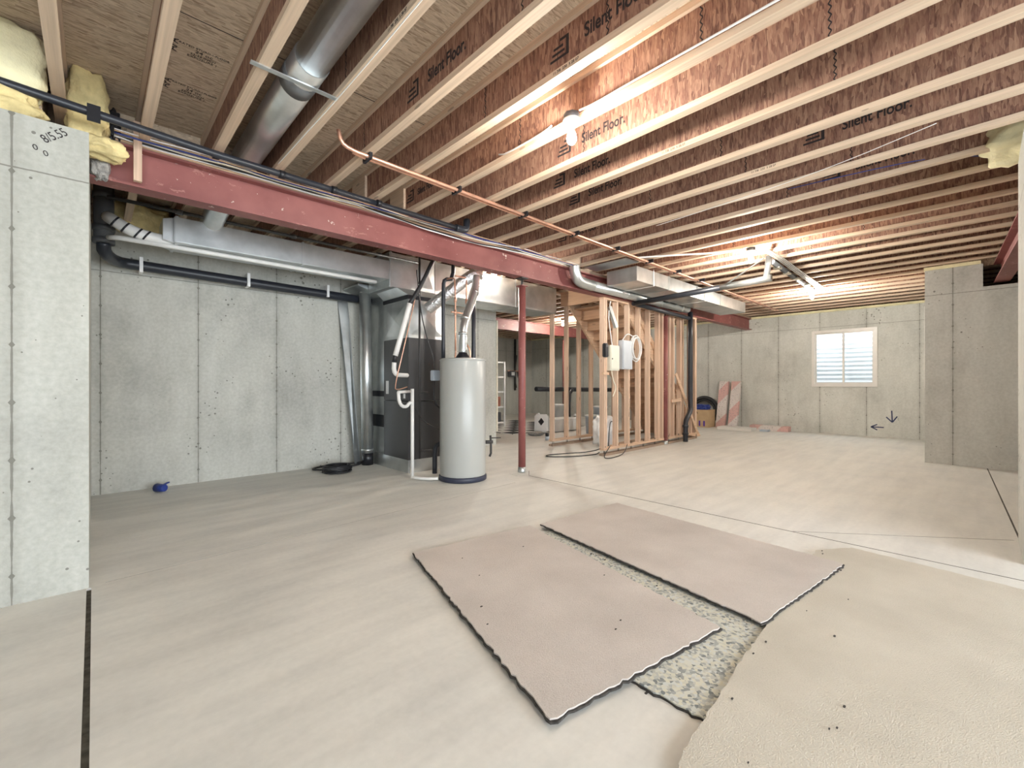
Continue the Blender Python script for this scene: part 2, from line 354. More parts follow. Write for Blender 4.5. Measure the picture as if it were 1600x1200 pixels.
struct(MB().box(-4.4, -4.2, -4.2, 3.75, 0, WT).box(4.35, 12.62, -4.2, -4.0, 0, WT).box(-4.2, -3.0, -4.2, -4.0, 0, WT).box(-3.0, 4.35, -4.2, -4.0, 2.4, WT).build('wall_behind', 'wall_near', None, (0, 0, 0)), 'concrete walls behind the camera with a wide opening')
for i_, (x0, x1, y0, y1, z0) in enumerate(((12.5, 12.62, -4, 12.2, WT), (3.6, 12.5, 12.1, 12.2, WT), (-4.4, 12.62, -4.2, -4.1, WT), (-4.4, -4.3, -4.1, 3.75, WT), (-4.3, -0.22, 3.76, 3.80, 2.60),
        (-0.27, -0.23, 3.75, 6.58, 2.60), (-0.23, 5.56, 6.52, 6.58, WT), (3.6, 3.7, 6.58, 12.1, WT), (9.17, 12.5, 0.33, 0.39, WT), (9.11, 9.17, -4.0, 0.33, WT))):
    struct(MB().box(x0, x1, y0, y1, z0, 3.172).build('trim_%d' % (i_ + 1), 'subfloor', None, (0, 0, 0)), 'oriented strand board rim board closing the joist ends')
# marks on the walls
m = frame_m((-0.157, 3.4985, 2.53), (0.75, 0, 0.66), (-0.66, 0, 0.75)); text('8/5.55', 0.06, m, 'handwritten_mark', 'ink', wl, sx=0.8)
for px_, pz in ((-0.229, 2.44), (-0.19, 2.42)): text('0', 0.042, frame_m((px_, 3.4985, pz), (0.9, 0, 0.3), (-0.3, 0, 0.9)), 'handwritten_mark', 'ink', wl)
for (y0, z0, y1, z1, hs) in ((1.44, 0.21, 1.66, 0.21, ((1.50, 0.15), (1.50, 0.27))), (1.31, 0.58, 1.30, 0.33, ((1.40, 0.44), (1.22, 0.46)))):
    ar = MB().beam((12.398, y0, z0), (12.398, y1, z1), 0.022, 0.006, (1, 0, 0))
    for h in hs: ar.beam((12.398, y1, z1), (12.398, h[0] + (0.05 if z0 == z1 else 0), h[1]), 0.022, 0.006, (1, 0, 0))
    ar.build('painted_arrow', 'inkblue', wf)

# window with corrugated well
w1 = MB()
w1.box(12.375, 12.46, 1.545, 1.60, 1.085, 2.395).box(12.375, 12.46, 2.70, 2.755, 1.085, 2.395).box(12.375, 12.46, 1.60, 2.70, 1.085, 1.15).box(12.375, 12.46, 1.60, 2.70, 2.335, 2.395)
w1 = struct(w1.build('window_1', 'vinyl', None, (12.4, 2.15, 1.1)), 'white vinyl sliding basement window with two panes')
for y0, y1, xx in ((1.60, 2.17, 12.40), (2.13, 2.70, 12.425)):
    MB().box(xx, xx + 0.03, y0, y0 + 0.035, 1.15, 2.335).box(xx, xx + 0.03, y1 - 0.035, y1, 1.15, 2.335).box(xx, xx + 0.03, y0 + 0.035, y1 - 0.035, 1.15, 1.185).box(xx, xx + 0.03, y0 + 0.035, y1 - 0.035, 2.30, 2.335).build('sash', 'vinyl', w1)
    MB().box(xx + 0.012, xx + 0.018, y0 + 0.035, y1 - 0.035, 1.185, 2.30).build('pane', 'glass', w1)
ww = MB(); n, rows = 24, 96
for i in range(rows + 1):
    z = 0.8 + 1.9 * i / rows; rr = 0.95 + 0.018 * math.sin(i / rows * 1.9 / 0.105 * 2 * math.pi)
    for j in range(n + 1):
        a = math.pi * j / n; ww.v.append(Vector((12.62 + rr * 0.75 * math.sin(a), 2.15 - rr * math.cos(a), z)))
for i in range(rows):
    for j in range(n): k = i * (n + 1) + j; ww.f.append([k, k + 1, k + n + 2, k + n + 1]); ww.sm.append(True)
tag(ww.build('window_well', plain('weathered_white_steel', (0.88, 0.90, 0.92), 0.5, 0.0, 0.04)), 'corrugated pale steel window well seen through the panes', 'window well')
MB_g = MB().box(12.62, 13.5, 1.1, 3.2, 0.7, 0.8).build('window_well_gravel', 'mortar'); tag(MB_g, 'grey gravel at the bottom of the window well', 'gravel')
w2 = struct(MB().box(9.55, 10.75, 0.57, 0.615, 1.1, 1.16).box(9.55, 10.75, 0.57, 0.615, 2.33, 2.39).box(9.55, 9.61, 0.57, 0.615, 1.16, 2.33).box(10.69, 10.75, 0.57, 0.615, 1.16, 2.33).build('window_2', 'vinyl', None, (10.15, 0.57, 1.1)), 'edge of a white window frame past the right wall corner')
MB().box(9.61, 10.69, 0.572, 0.58, 1.16, 2.33).build('pane', 'vinyl', w2)

# ------------------------------------------------------------ ceiling: subfloor and I-joists
JB, JT = 2.87, 3.172
ce = MB().box(-4.4, 12.62, -4.2, 12.2, JT, JT + 0.03).build('ceiling', 'subfloor', None, (0, 0, 0)); struct(ce, 'oriented strand board subfloor carried by wooden I-joists')
for yy in (-1.9, 0.53, 2.96, 5.4, 7.8): MB().box(-4.2, 12.4, yy, yy + 0.004, JT - 0.002, JT + 0.001).build('panel_seam', 'ink', ce)
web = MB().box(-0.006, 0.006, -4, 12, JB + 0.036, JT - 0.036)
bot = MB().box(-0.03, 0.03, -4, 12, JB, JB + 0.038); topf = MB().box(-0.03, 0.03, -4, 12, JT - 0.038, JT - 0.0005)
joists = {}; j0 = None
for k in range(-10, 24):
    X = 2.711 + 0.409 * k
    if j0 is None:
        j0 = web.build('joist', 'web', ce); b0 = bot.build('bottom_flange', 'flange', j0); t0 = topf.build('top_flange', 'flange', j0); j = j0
    else:
        j = j0.copy(); COL.objects.link(j); j.parent = ce
        for q in (b0, t0): c = q.copy(); COL.objects.link(c); c.parent = j
    j.location = (X, 0, 0); joists[k] = j
    j['_o'] = (0, 0, 0)
def stamp(k, y, s=1.0):
    j = joists[k]; x = -0.0072
    text('Silent Floor.', 0.105 * s, frame_m((x, y, 3.03), (0, -1, 0), (0, 0, 1)), 'printed_lettering', 'ink', j, sx=0.74)
    d = 0.37 * s; y0 = y + d; lg = MB()
    for zz, w in ((2.975, 0.12), (3.005, 0.09), (3.035, 0.07)): lg.box(x - 0.0006, x, y0 - w / 2, y0 + w / 2, zz, zz + 0.014)
    lg.box(x - 0.0006, x, y0 - 0.075, y0 - 0.055, 2.975, 3.085); lg.box(x - 0.0006, x, y0 - 0.055, y0 - 0.01, 3.07, 3.085)
    lg.build('printed_emblem', 'ink', j)
stamp(-3, 2.12); stamp(0, 1.90); stamp(2, 2.45); stamp(3, 0.50); stamp(-1, 3.62, 0.8); stamp(5, 0.55); stamp(1, 2.3); stamp(-2, 1.25); stamp(4, 3.3); stamp(-4, 0.9)
rnd = random.Random(4)
for k in range(-6, 12):                              # finger joints in the webs
    for y in (rnd.uniform(0.3, 1.6), rnd.uniform(1.9, 3.5)):
        zz = MB()
        for i in range(11): zz.beam((-0.0066, y + (0.007 if i % 2 else -0.007), 2.91 + i * 0.02), (-0.0066, y + (-0.007 if i % 2 else 0.007), 2.93 + i * 0.02), 0.006, 0.001, (1, 0, 0))
        zz.build('finger_joint', 'ink', joists[k])
for k in (-4, -3, -2, -1, 1, 3):                           # fine print on the lower flange
    text('11 7/8  230  5 28 07', 0.022, frame_m((-0.0305, 1.2 + 0.35 * (k % 3), JB + 0.02), (0, -1, 0), (0, 0, 1)), 'fine_print', 'ink', joists[k])
# grade stamps on the underside of the subfloor
def grade(x, y, w, ang=0):
    r = (math.cos(R(ang)), math.sin(R(ang)), 0); u = (math.sin(R(ang)), -math.cos(R(ang)), 0); z = JT - 0.0007
    P = lambda a, b: (x + a * r[0] + b * u[0], y + a * r[1] + b * u[1], z)
    text('APA', 0.07, frame_m(P(0, 0), u, tuple(-q for q in r)), 'grade_stamp', 'ink', ce)
    for dy, tx, sz in ((0.045, 'RATED STURD-I-FLOOR', 0.024), (0.012, '24 oc', 0.04), (-0.022, '23/32 INCH', 0.026), (-0.05, 'EXPOSURE 1', 0.028)):
        text(tx, sz, frame_m(P(0.15, dy), r, u), 'grade_stamp', 'ink', ce)
grade(0.34, 3.27, 0.3); grade(0.35, 3.72, 0.3, 4); grade(1.15, 3.05, 0.2, -90); grade(1.16, 3.75, 0.2, -90); grade(1.98, 2.6, 0.2, -90); grade(1.55, 3.9, 0.2, -90)
# pale blocks over the beam, blocking between joists, hanging 2x4
for k in (-2, -1, 6, 7): MB().box(-0.03, -0.006, 4.0, 4.28, JB + 0.038, JT - 0.038).build('web_stiffener', 'flange', joists[k])
for k, y in ((-9, 4.38), (-8, 4.38), (-7, 4.38), (-6, 4.38), (-5, 4.38)):
    MB().box(2.711 + 0.409 * k + 0.032, 2.711 + 0.409 * (k + 1) - 0.032, y, y + 0.03, JB, JT - 0.002).build('rim_block', 'subfloor', ce)
tag(MB().box(0.20, 0.245, 4.02, 4.058, 2.575, 2.985).build('hanging_board', 'studZ'), 'short pale wooden upright hanging in front of the red beam near the left pillar', 'board')

# ------------------------------------------------------------ steel beams and posts
def ibeam(name, x0, x1, y, z0, z1, label, fw=0.15):
    h = fw / 2; tf, tw = 0.014, 0.006
    poly = [(y - h, z0), (y + h, z0), (y + h, z0 + tf), (y + tw, z0 + tf), (y + tw, z1 - tf), (y + h, z1 - tf), (y + h, z1), (y - h, z1), (y - h, z1 - tf), (y - tw, z1 - tf), (y - tw, z0 + tf), (y - h, z0 + tf)]
    return tag(MB().prism(poly, 'X', x0, x1).build(name, 'red'), label, 'beam')
BY = 4.15
b1 = ibeam('steel_beam', -0.2, 12.45, BY, 2.55, 2.83, 'long red steel I-beam running from the left pillar to the far wall')
MB().box(-0.02, 12.4, BY - 0.075, BY + 0.075, 2.83, 2.868).build('nailer', 'plate', b1)
MB().lump((0.03, 4.07, 2.66), (0.10, 0.12, 0.24), 3, 0.25, 3).build('mortar_patch', 'mortar', b1)
ib2 = ibeam('steel_beam', 4.7, 9.05, -0.30, 2.55, 2.82, 'short red steel I-beam bearing on the right wall corner'); ib2.rotation_euler.z = 0.0486
ibeam('steel_beam', 5.3, 12.45, 8.5, 2.55, 2.83, 'red steel I-beam in the dim rear room')
def post(x, y, ztop, label, r=0.048, group=None):
    p = thing('steel_post', (x, y, 0), label, 'post', group)
    MB().lathe((x, y, 0), [(r, 0.07), (r, ztop - 0.10)], 24).build('tube', 'red', p)
    MB().lathe((x, y, 0), [(r + 0.004, 0.0), (r + 0.006, 0.01), (r + 0.005, 0.07)], 24).build('base_sleeve', 'galv', p)
    MB().lathe((x, y, 0), [(0.013, ztop - 0.10), (0.013, ztop - 0.012)], 12).box(x - 0.06, x + 0.06, y - 0.06, y + 0.06, ztop - 0.012, ztop).build('jack_screw', 'iron', p)
    MB().box(x - r - 0.006, x + r + 0.006, y - r - 0.006, y + r + 0.006, ztop - 0.112, ztop - 0.10).build('cap_plate', 'red', p)
post(4.10, 4.15, 2.55, 'red steel post beside the water heater')
post(7.95, 4.15, 2.55, 'red steel post standing in line with the stair stud wall')
post(10.17, 8.5, 2.55, 'red steel post in the rear room behind the studs', 0.055)

# ------------------------------------------------------------ insulation
def insul(c, size, seed, label, mat='insulation', amp=0.3):
    return tag(MB().lump(c, size, seed, amp, 2.4).build('insulation_batt', mat), label, 'insulation')
insul((-0.40, 3.70, 2.96), (0.42, 0.17, 0.42), 1, 'yellow fibreglass batt above the pillar at the top left corner', 'insulation_pale', 0.12)
insul((-0.44, 3.68, 2.69), (0.46, 0.2, 0.17), 2, 'yellow fibreglass roll lying on the pillar top under the black pipe')
insul((-0.03, 4.0, 2.95), (0.20, 0.18, 0.50), 3, 'torn yellow batt hanging between joists over the pillar corner')
insul((0.03, 3.93, 2.70), (0.26, 0.16, 0.13), 5, 'yellow insulation scrap drooping over the beam end')
tag(MB().lump((0.10, 4.08, 2.93), (0.07, 0.07, 0.20), 9, 0.3).build('plastic_scrap', 'tape'), 'black plastic scrap tucked behind the torn yellow batt', 'scrap')
insul((0.35, 6.25, 2.93), (0.55, 0.2, 0.30), 6, 'dark yellow batt on the wall top above the left end of the duct')
insul((4.9, -0.25, 2.97), (0.5, 0.5, 0.30), 7, 'pale yellow batt bulging over the wall at the right edge', 'insulation_pale', 0.2)
tag(MB().box(12.34, 12.6, 0.6, 12, WT, WT + 0.045).build('sill_foam', 'insulation_pale'), 'pale yellow sill strip along the top of the far wall', 'insulation')
tag(MB().box(8.90, 9.15, 0.0, 0.58, WT, WT + 0.045).build('sill_foam', 'insulation_pale'), 'pale yellow sill strip on top of the right wall corner', 'insulation')

# ------------------------------------------------------------ ducts
def duct(name, x0, x1, y0, y1, z0, z1, label, ribs=(), cat='duct'):
    d = thing(name, (x0, y0, z0), label, cat)
    MB().bbox(x0, x1, y0, y1, z0, z1, 0.004).build('sheet_body', 'galv', d)
    for r in ribs: MB().box(r - 0.012, r + 0.012, y0 - 0.008, y1 + 0.008, z0 - 0.008, z1 + 0.008).build('seam_cleat', 'galv', d)
    return d
d1 = duct('supply_duct', 0.55, 2.75, 5.2, 5.62, 2.50, 2.735, 'long galvanised supply duct under the joists left of the furnace', (0.57, 1.7))
MB().prism([(0.47, 2.52), (0.55, 2.50), (0.55, 2.735), (0.47, 2.71)], 'Y', 5.25, 5.58).build('end_collar', 'galv', d1)
d2 = duct('plenum_duct', 2.75, 6.0, 5.2, 5.78, 2.41, 2.85, 'deep galvanised trunk duct above the furnace and water heater', (2.77, 3.18, 3.45, 5.0))
for i, (x0, x1) in enumerate(((3.2, 3.43), (3.47, 4.98))):
    MB().add([(x0, 5.196, 2.43), (x1, 5.196, 2.43), (x1, 5.196, 2.83), (x0, 5.196, 2.83), ((x0 + x1) / 2, 5.172, 2.63)], [(0, 1, 4), (1, 2, 4), (2, 3, 4), (3, 0, 4)]).build('cross_broken_panel', 'galv', d2)
d3 = duct('branch_duct', 5.65, 9.9, 3.38, 3.89, 2.64, 2.85, 'flat galvanised duct hung beside the beam over the stairs', (6.6, 7.6, 8.6))
for x in (6.1, 7.9): MB().box(x, x + 0.02, 3.37, 3.373, 2.62, 2.87).box(x, x + 0.02, 3.37, 3.9, 2.62, 2.625).build('hanger_strap', 'white', d3)
rd = thing('round_duct', (4.95, 3.97, 2.62), 'round galvanised duct with an elbow running along the red beam', 'duct')
MB().tube([(5.25, 3.975, 2.62), (8.5, 3.975, 2.62)], 0.072, 20).build('pipe', 'galv', rd)
MB().tube([(4.98, 3.98, 2.84), (5.0, 3.98, 2.72), (5.08, 3.98, 2.64), (5.25, 3.975, 2.62), (5.4, 3.975, 2.62)], 0.078, 20, 2).build('elbow', 'galv', rd)
for x in (6.3, 7.4, 8.2): MB().tube([(x, 3.98, 2.62), (x + 0.03, 3.98, 2.62)], 0.079, 20).build('joint_ring', 'galv', rd)
jd = thing('joist_bay_duct', (0.89, 1.0, 2.95), 'large round galvanised duct lying between the joists at upper left', 'duct')
MB().tube([(0.885, -3.0, 2.97), (0.885, 2.60, 2.97)], 0.092, 28).build('pipe', 'galv', jd)
MB().tube([(0.885, 2.55, 2.97), (0.885, 4.02, 2.965)], 0.098, 28).build('pipe', 'galv', jd)
MB().tube([(0.885, 2.70, 2.97), (0.885, 2.82, 2.97)], 0.101, 28).build('tape_band', 'mastic', jd)
MB().tube([(0.885, 4.0, 2.965), (0.88, 4.4, 2.96), (0.86, 5.15, 2.80), (0.85, 5.3, 2.74)], 0.096, 24, 2).build('elbow', 'galv', jd)
tag(MB().box(0.60, 1.06, 2.63, 2.66, 2.862, 2.8695).build('duct_strap', 'galv'), 'thin metal strap nailed across two joists beneath the round duct', 'strap')
tag(MB().box(5.24, 5.54, 3.3, 4.0, 2.86, 2.87).build('panned_joist_sheet', 'galv'), 'sheet metal panel closing a joist bay beside the beam', 'sheet metal')

# ------------------------------------------------------------ furnace
fx0, fx1, fy0, fy1 = 2.955, 3.515, 5.08, 5.74
fu = thing('furnace', (3.235, 5.41, 0), 'charcoal gas furnace on a galvanised base behind the water heater', 'furnace')
MB().bbox(fx0, fx1, fy0, 6.2, 0.0, 0.17, 0.004).build('base_box', 'galv', fu)
MB().bbox(fx0 - 0.004, fx1, fy0 - 0.004, fy1, 0.17, 0.93, 0.006).build('lower_cabinet', 'furnace', fu)
MB().bbox(fx0 - 0.004, fx1, fy0 - 0.004, fy1, 0.936, 1.76, 0.006).build('upper_cabinet', 'furnace', fu)
pl = MB().bbox(fx0, fx1, fy0, fy1, 1.76, 2.26, 0.004).build('coil_plenum', 'galv', fu)
for a0, a1, ax in ((fy0 + 0.03, fy1 - 0.03, 'X'), (fx0 + 0.03, fx1 - 0.03, 'Y')):
    P = (lambda u, z, d: (fx0 - d, u, z)) if ax == 'X' else (lambda u, z, d: (u, fy0 - d, z))
    MB().add([P(a0, 1.8, 0.001), P(a1, 1.8, 0.001), P(a1, 2.22, 0.001), P(a0, 2.22, 0.001), P((a0 + a1) / 2, 2.01, 0.022)], [(0, 1, 4), (1, 2, 4), (2, 3, 4), (3, 0, 4)]).build('cross_broken_face', 'galv', pl)
MB().box(fx0 - 0.01, fx1 + 0.01, fy0 - 0.01, fy1 + 0.01, 2.26, 2.31).build('canvas_collar', 'tape', fu)
MB().add([(fx0, fy0, 2.31), (fx1, fy0, 2.31), (fx1, fy1, 2.31), (fx0, fy1, 2.31), (fx0 - 0.1, 5.2, 2.41), (fx1 + 0.1, 5.2, 2.41), (fx1 + 0.1, 5.76, 2.41), (fx0 - 0.1, 5.76, 2.41)],
         [(0, 1, 5, 4), (1, 2, 6, 5), (2, 3, 7, 6), (3, 0, 4, 7)]).build('transition', 'galv', fu)
MB().box(fx0 - 0.008, fx0 - 0.004, 5.60, 5.67, 1.02, 1.20).build('rating_label', 'white', fu)
MB().box(fx0 - 0.012, fx0 - 0.004, 5.15, 5.19, 0.97, 1.03).build('switch_plate', 'white', fu)
rt = thing('return_duct', (3.24, 6.0, 0.17), 'galvanised return air drop against the wall left of the furnace', 'duct')
MB().bbox(fx0 + 0.02, fx1, 5.76, 6.28, 0.17, 2.40, 0.004).build('sheet_body', 'galv', rt)
for z0, z1 in ((0.55, 0.72), (0.98, 1.06)): MB().box(fx0 + 0.012, fx1, 5.75, 6.285, z0, z1).build('filter_slot', 'tape', rt)
MB().prism([(fx0 - 0.02, 2.40), (fx0 - 0.35, 2.5), (fx0 - 0.35, 2.52), (fx1, 2.52), (fx1, 2.40)], 'Y', 5.80, 6.28).build('offset_elbow', 'galv', rt)
ap = thing('combustion_air_pipe', (2.86, 6.05, 0), 'vertical round galvanised air pipe standing left of the furnace', 'duct')
MB().tube([(2.86, 6.05, 0.17), (2.82, 6.05, 2.5)], 0.082, 24).build('pipe', 'galv', ap)
MB().tube([(2.86, 6.05, 0.0), (2.86, 6.05, 0.18)], 0.078, 24).build('boot', 'tape', ap)
for z in (0.2, 2.45): MB().tube([(2.86 - 0.04 * z / 2.5, 6.05, z), (2.86 - 0.04 * z / 2.5, 6.05, z + 0.03)], 0.086, 24).build('ring', 'galv', ap)
tag(MB().add([(2.53, 6.32, 2.38), (2.68, 6.32, 2.38), (2.80, 6.15, 0.0), (2.70, 6.12, 0.0), (2.535, 6.325, 2.38), (2.685, 6.325, 2.38), (2.805, 6.156, 0.0), (2.705, 6.127, 0.0)],
             [(0, 1, 2, 3), (7, 6, 5, 4), (0, 4, 5, 1), (1, 5, 6, 2), (2, 6, 7, 3), (3, 7, 4, 0)]).build('leaning_sheet', 'galv'), 'narrow strip of sheet metal leaning on the wall by the air pipe', 'sheet metal')

# ------------------------------------------------------------ water heater
hx, hy, hr = 3.283, 4.353, 0.278
wh = thing('water_heater', (hx, hy, 0), 'tall light grey cylindrical water heater with a dark base', 'water heater')
MB().lathe((hx, hy, 0), [(hr - 0.003, 0.06), (hr, 0.07), (hr, 1.435), (hr - 0.004, 1.445)], 64).build('tank', 'heater', wh)
MB().lathe((hx, hy, 0), [(hr + 0.006, 1.435), (hr + 0.006, 1.452), (hr - 0.02, 1.466), (0.05, 1.472)], 64).build('lid', 'heater', wh)
MB().lathe((hx, hy, 0), [(hr + 0.004, 0.0), (hr + 0.012, 0.006), (hr + 0.012, 0.05), (hr + 0.002, 0.062)], 64).build('base_ring', 'heater_base', wh)
MB().lathe((hx, hy, 0), [(0.09, 1.47), (0.085, 1.49), (0.055, 1.53), (0.05, 1.55)], 24).build('draft_hood', 'tape', wh)
vx, vy = 3.545, 4.19
MB().tube([(3.50, 4.22, 0.44), (3.60, 4.16, 0.44)], 0.022, 12).tube([(3.575, 4.175, 0.52), (3.58, 4.172, 0.44), (3.58, 4.172, 0.30), (3.565, 4.18, 0.26)], 0.014, 10).tube([(3.58, 4.17, 0.49), (3.68, 4.10, 0.49)], 0.007, 8).build('drain_valve', 'iron', wh)
# flue
fl_ = thing('flue_pipe', (hx, hy, 1.5), 'galvanised flue pipe rising from the water heater and bending right', 'pipe')
MB().tube([(hx, hy, 1.5), (hx + 0.005, hy, 1.80), (hx + 0.03, hy + 0.01, 1.90), (3.56, 4.47, 2.36), (3.60, 4.49, 2.46), (3.61, 4.5, 2.56)], 0.052, 20, 1).build('pipe', 'galv', fl_)
for p, q in (((hx, hy, 1.76), (hx + 0.002, hy, 1.79)), ((3.335, 4.38, 1.95), (3.35, 4.387, 1.98)), ((3.545, 4.465, 2.32), (3.56, 4.47, 2.35))): MB().tube([p, q], 0.058, 20).build('crimp_ring', 'galv', fl_)
MB().tube([(3.74, 4.62, 2.60), (3.66, 4.54, 2.62), (3.56, 4.56, 2.56), (3.30, 4.82, 2.28), (3.2, 5.0, 2.15)], 0.075, 20, 2).build('foil_wrap', 'foil', fl_)

# ------------------------------------------------------------ pipes
def pipe(name, pts, r, mat, label, sm=1, n=12, cat='pipe'):
    return tag(MB().tube(pts, r, n, sm).build(name, mat), label, cat)
bp = thing('drain_pipe', (0.5, 3.78, 2.82), 'long black plastic pipe strapped under the joists in front of the red beam', 'pipe')
MB().tube([(-3.0, 3.40, 2.74), (-0.6, 3.56, 2.775), (0.2, 3.70, 2.80), (0.64, 3.775, 2.814), (2.82, 3.84, 2.825)], 0.025, 16).build('pipe', 'pipe_black', bp)
MB().tube([(2.80, 3.84, 2.825), (2.90, 3.84, 2.825), (2.95, 3.85, 2.84), (2.96, 3.85, 2.95)], 0.036, 16, 1).build('elbow', 'pipe_black', bp)
for x in (0.64, 1.08, 1.49, 1.90): MB().tube([(x - 0.02, 3.79, 2.816), (x + 0.02, 3.79, 2.816)], 0.031, 16).build('clamp', 'tape', bp)
MB().box(-0.03, 0.03, 3.632, 3.642, 2.73, 2.83).build('tape_flag', 'tape', bp)
vp = thing('vent_stack', (0.07, 5.9, 2.45), 'thick dark grey plastic pipe dropping beside the left pillar', 'pipe')
MB().tube([(0.07, 5.75, 3.1), (0.07, 5.75, 2.52)], 0.075, 20).build('pipe', 'pipe_grey', vp)
for z in (2.50, 2.62, 2.93): MB().tube([(0.07, 5.75, z), (0.07, 5.75, z + 0.05)], 0.083, 20).build('coupling', 'pipe_grey', vp)
MB().tube([(0.07, 5.75, 2.52), (0.07, 5.80, 2.43), (0.16, 6.1, 2.42), (0.3, 6.15, 2.42), (2.95, 6.15, 2.37)], 0.055, 16, 1).build('horizontal_run', 'pipe_black', vp)
for x in (0.35, 1.35, 2.3): MB().box(x, x + 0.03, 6.08, 6.22, 2.34, 2.5).build('strap', 'white', vp)
wi = thing('insulated_pipe', (0.1, 5.5, 2.5), 'white wrapped pipe bending into the left end of the duct', 'pipe')
MB().tube([(0.1, 5.6, 2.72), (0.13, 5.45, 2.66), (0.22, 5.36, 2.58), (0.36, 5.36, 2.54), (0.56, 5.36, 2.53)], 0.052, 16, 1).build('wrapped_hose', 'pvc', wi)
MB().tube([(0.1, 5.55, 2.52), (0.2, 5.30, 2.475), (2.62, 5.30, 2.46)], 0.022, 14, 1).build('thin_line', 'pvc', wi)
for p in ((0.14, 5.42, 2.64), (0.21, 5.37, 2.59), (0.30, 5.355, 2.555), (0.36, 5.355, 2.545)):
    MB().tube([(p[0] - 0.006, p[1], p[2] + 0.004), (p[0] + 0.006, p[1], p[2] - 0.004)], 0.057, 16).build('tie', 'tape', wi)
gp = thing('gas_pipe', (1.5, 5.0, 2.78), 'black iron gas pipe running along the top edge of the duct', 'pipe')
MB().tube([(0.08, 5.15, 2.77), (3.15, 5.13, 2.76)], 0.016, 10).build('pipe', 'iron', gp)
for x in (0.55, 1.55, 2.55): MB().tube([(x, 5.145, 2.767), (x + 0.06, 5.145, 2.767)], 0.024, 10).build('coupling', 'iron', gp)
MB().tube([(3.03, 4.93, 2.78), (3.03, 4.93, 0.2)], 0.014, 10).tube([(3.03, 4.93, 1.05), (3.15, 4.93, 1.05)], 0.012, 8).tube([(3.03, 4.93, 0.30), (3.2, 4.90, 0.30)], 0.012, 8).build('drop_leg', 'iron', gp)
pipe('water_pipe', [(3.25, 4.72, 1.40), (3.25, 4.72, 2.42), (3.27, 4.72, 2.50), (3.40, 4.72, 2.52), (3.41, 4.72, 2.86)], 0.026, 'pipe_black', 'black pipe rising behind the left side of the water heater with a bent top')
pipe('water_pipe', [(3.79, 4.78, 0.0), (3.79, 4.78, 2.40)], 0.03, 'pipe_black', 'straight black pipe behind the right side of the water heater')
pipe('drain_elbow', [(3.16, 4.78, 0.02), (3.16, 4.78, 0.34), (3.20, 4.74, 0.40), (3.3, 4.66, 0.41)], 0.032, 'pipe_black', 'short black elbow pipe at the foot of the water heater')
cp = thing('copper_riser', (3.35, 4.5, 1.47), 'thin copper water pipes and fittings over the water heater', 'pipe')
for pts in ([(3.22, 4.42, 1.47), (3.22, 4.42, 1.54), (3.30, 4.52, 1.56), (3.315, 4.55, 1.6), (3.315, 4.55, 2.48), (3.30, 4.6, 2.5), (3.29, 4.7, 2.5)],
            [(3.40, 4.36, 1.47), (3.40, 4.36, 1.58), (3.38, 4.40, 1.66), (3.33, 4.44, 1.66)],
            [(3.49, 4.55, 2.52), (3.49, 4.55, 2.10), (3.46, 4.55, 2.05), (3.42, 4.55, 2.06), (3.25, 4.55, 2.06)],
            [(3.315, 4.55, 2.52), (3.49, 4.55, 2.525)]):
    MB().tube(pts, 0.010, 10, 1).build('copper_tube', 'copper', cp)
for p in ((3.315, 4.55, 2.22), (3.49, 4.55, 2.22), (3.315, 4.55, 2.06)): MB().tube([(p[0], p[1], p[2] - 0.03), (p[0], p[1], p[2] + 0.03)], 0.017, 10).build('valve', 'copper', cp)
pt = thing('condensate_drain', (2.79, 4.7, 0), 'white plastic condensate pipe with a trap in front of the furnace', 'pipe')
MB().tube([(2.80, 4.72, 0.02), (2.80, 4.72, 1.10)], 0.021, 12).build('standpipe', 'pvc', pt)
MB().tube([(2.69, 4.86, 1.06), (2.69, 4.84, 0.94), (2.71, 4.80, 0.885), (2.75, 4.76, 0.885), (2.77, 4.74, 0.93), (2.80, 4.72, 0.935)], 0.021, 12, 1).tube([(2.69, 4.86, 1.06), (2.96, 5.05, 1.06)], 0.018, 10).build('trap', 'pvc', pt)
MB().tube([(2.80, 4.72, 0.03), (2.85, 4.56, 0.03), (2.99, 4.45, 0.03)], 0.018, 10, 1).build('floor_run', 'pvc', pt)
rl = thing('refrigerant_line', (2.7, 4.9, 1.3), 'hose with black sleeve and white wrap dropping to the furnace side', 'hose')
MB().tube([(3.12, 4.74, 2.74), (2.96, 4.76, 2.40), (2.79, 4.78, 2.12)], 0.026, 12, 1).build('black_sleeve', 'rubber', rl)
MB().tube([(2.80, 4.78, 2.14), (2.72, 4.82, 1.8), (2.65, 4.86, 1.50)], 0.032, 12, 1).build('white_wrap', 'pvc', rl)
MB().tube([(2.655, 4.86, 1.53), (2.64, 4.87, 1.42)], 0.028, 12).build('black_cuff', 'rubber', rl)
MB().tube([(2.64, 4.87, 1.42), (2.64, 4.88, 1.32), (2.70, 4.92, 1.27), (2.80, 5.0, 1.27), (2.95, 5.1, 1.27)], 0.028, 12, 1).build('white_elbow', 'pvc', rl)
MB().tube([(2.96, 4.90, 2.3), (2.75, 4.83, 1.6), (2.66, 4.9, 1.12), (2.72, 4.95, 1.08), (2.955, 5.1, 1.12)], 0.007, 8, 2).build('copper_line', 'copper', rl)
tag(MB().bbox(3.09, 3.19, 4.70, 4.78, 1.20, 1.33, 0.008).build('switch_box', 'bluegrey'), 'small blue grey switch box on the furnace side', 'switch box')
pipe('power_whip', [(3.13, 4.74, 1.33), (3.12, 4.75, 1.5), (3.05, 4.8, 1.75), (2.99, 4.85, 2.1), (2.97, 4.9, 2.6)], 0.007, 'rubber', 'thin black cable rising from the switch box', 2, 8, 'cable')
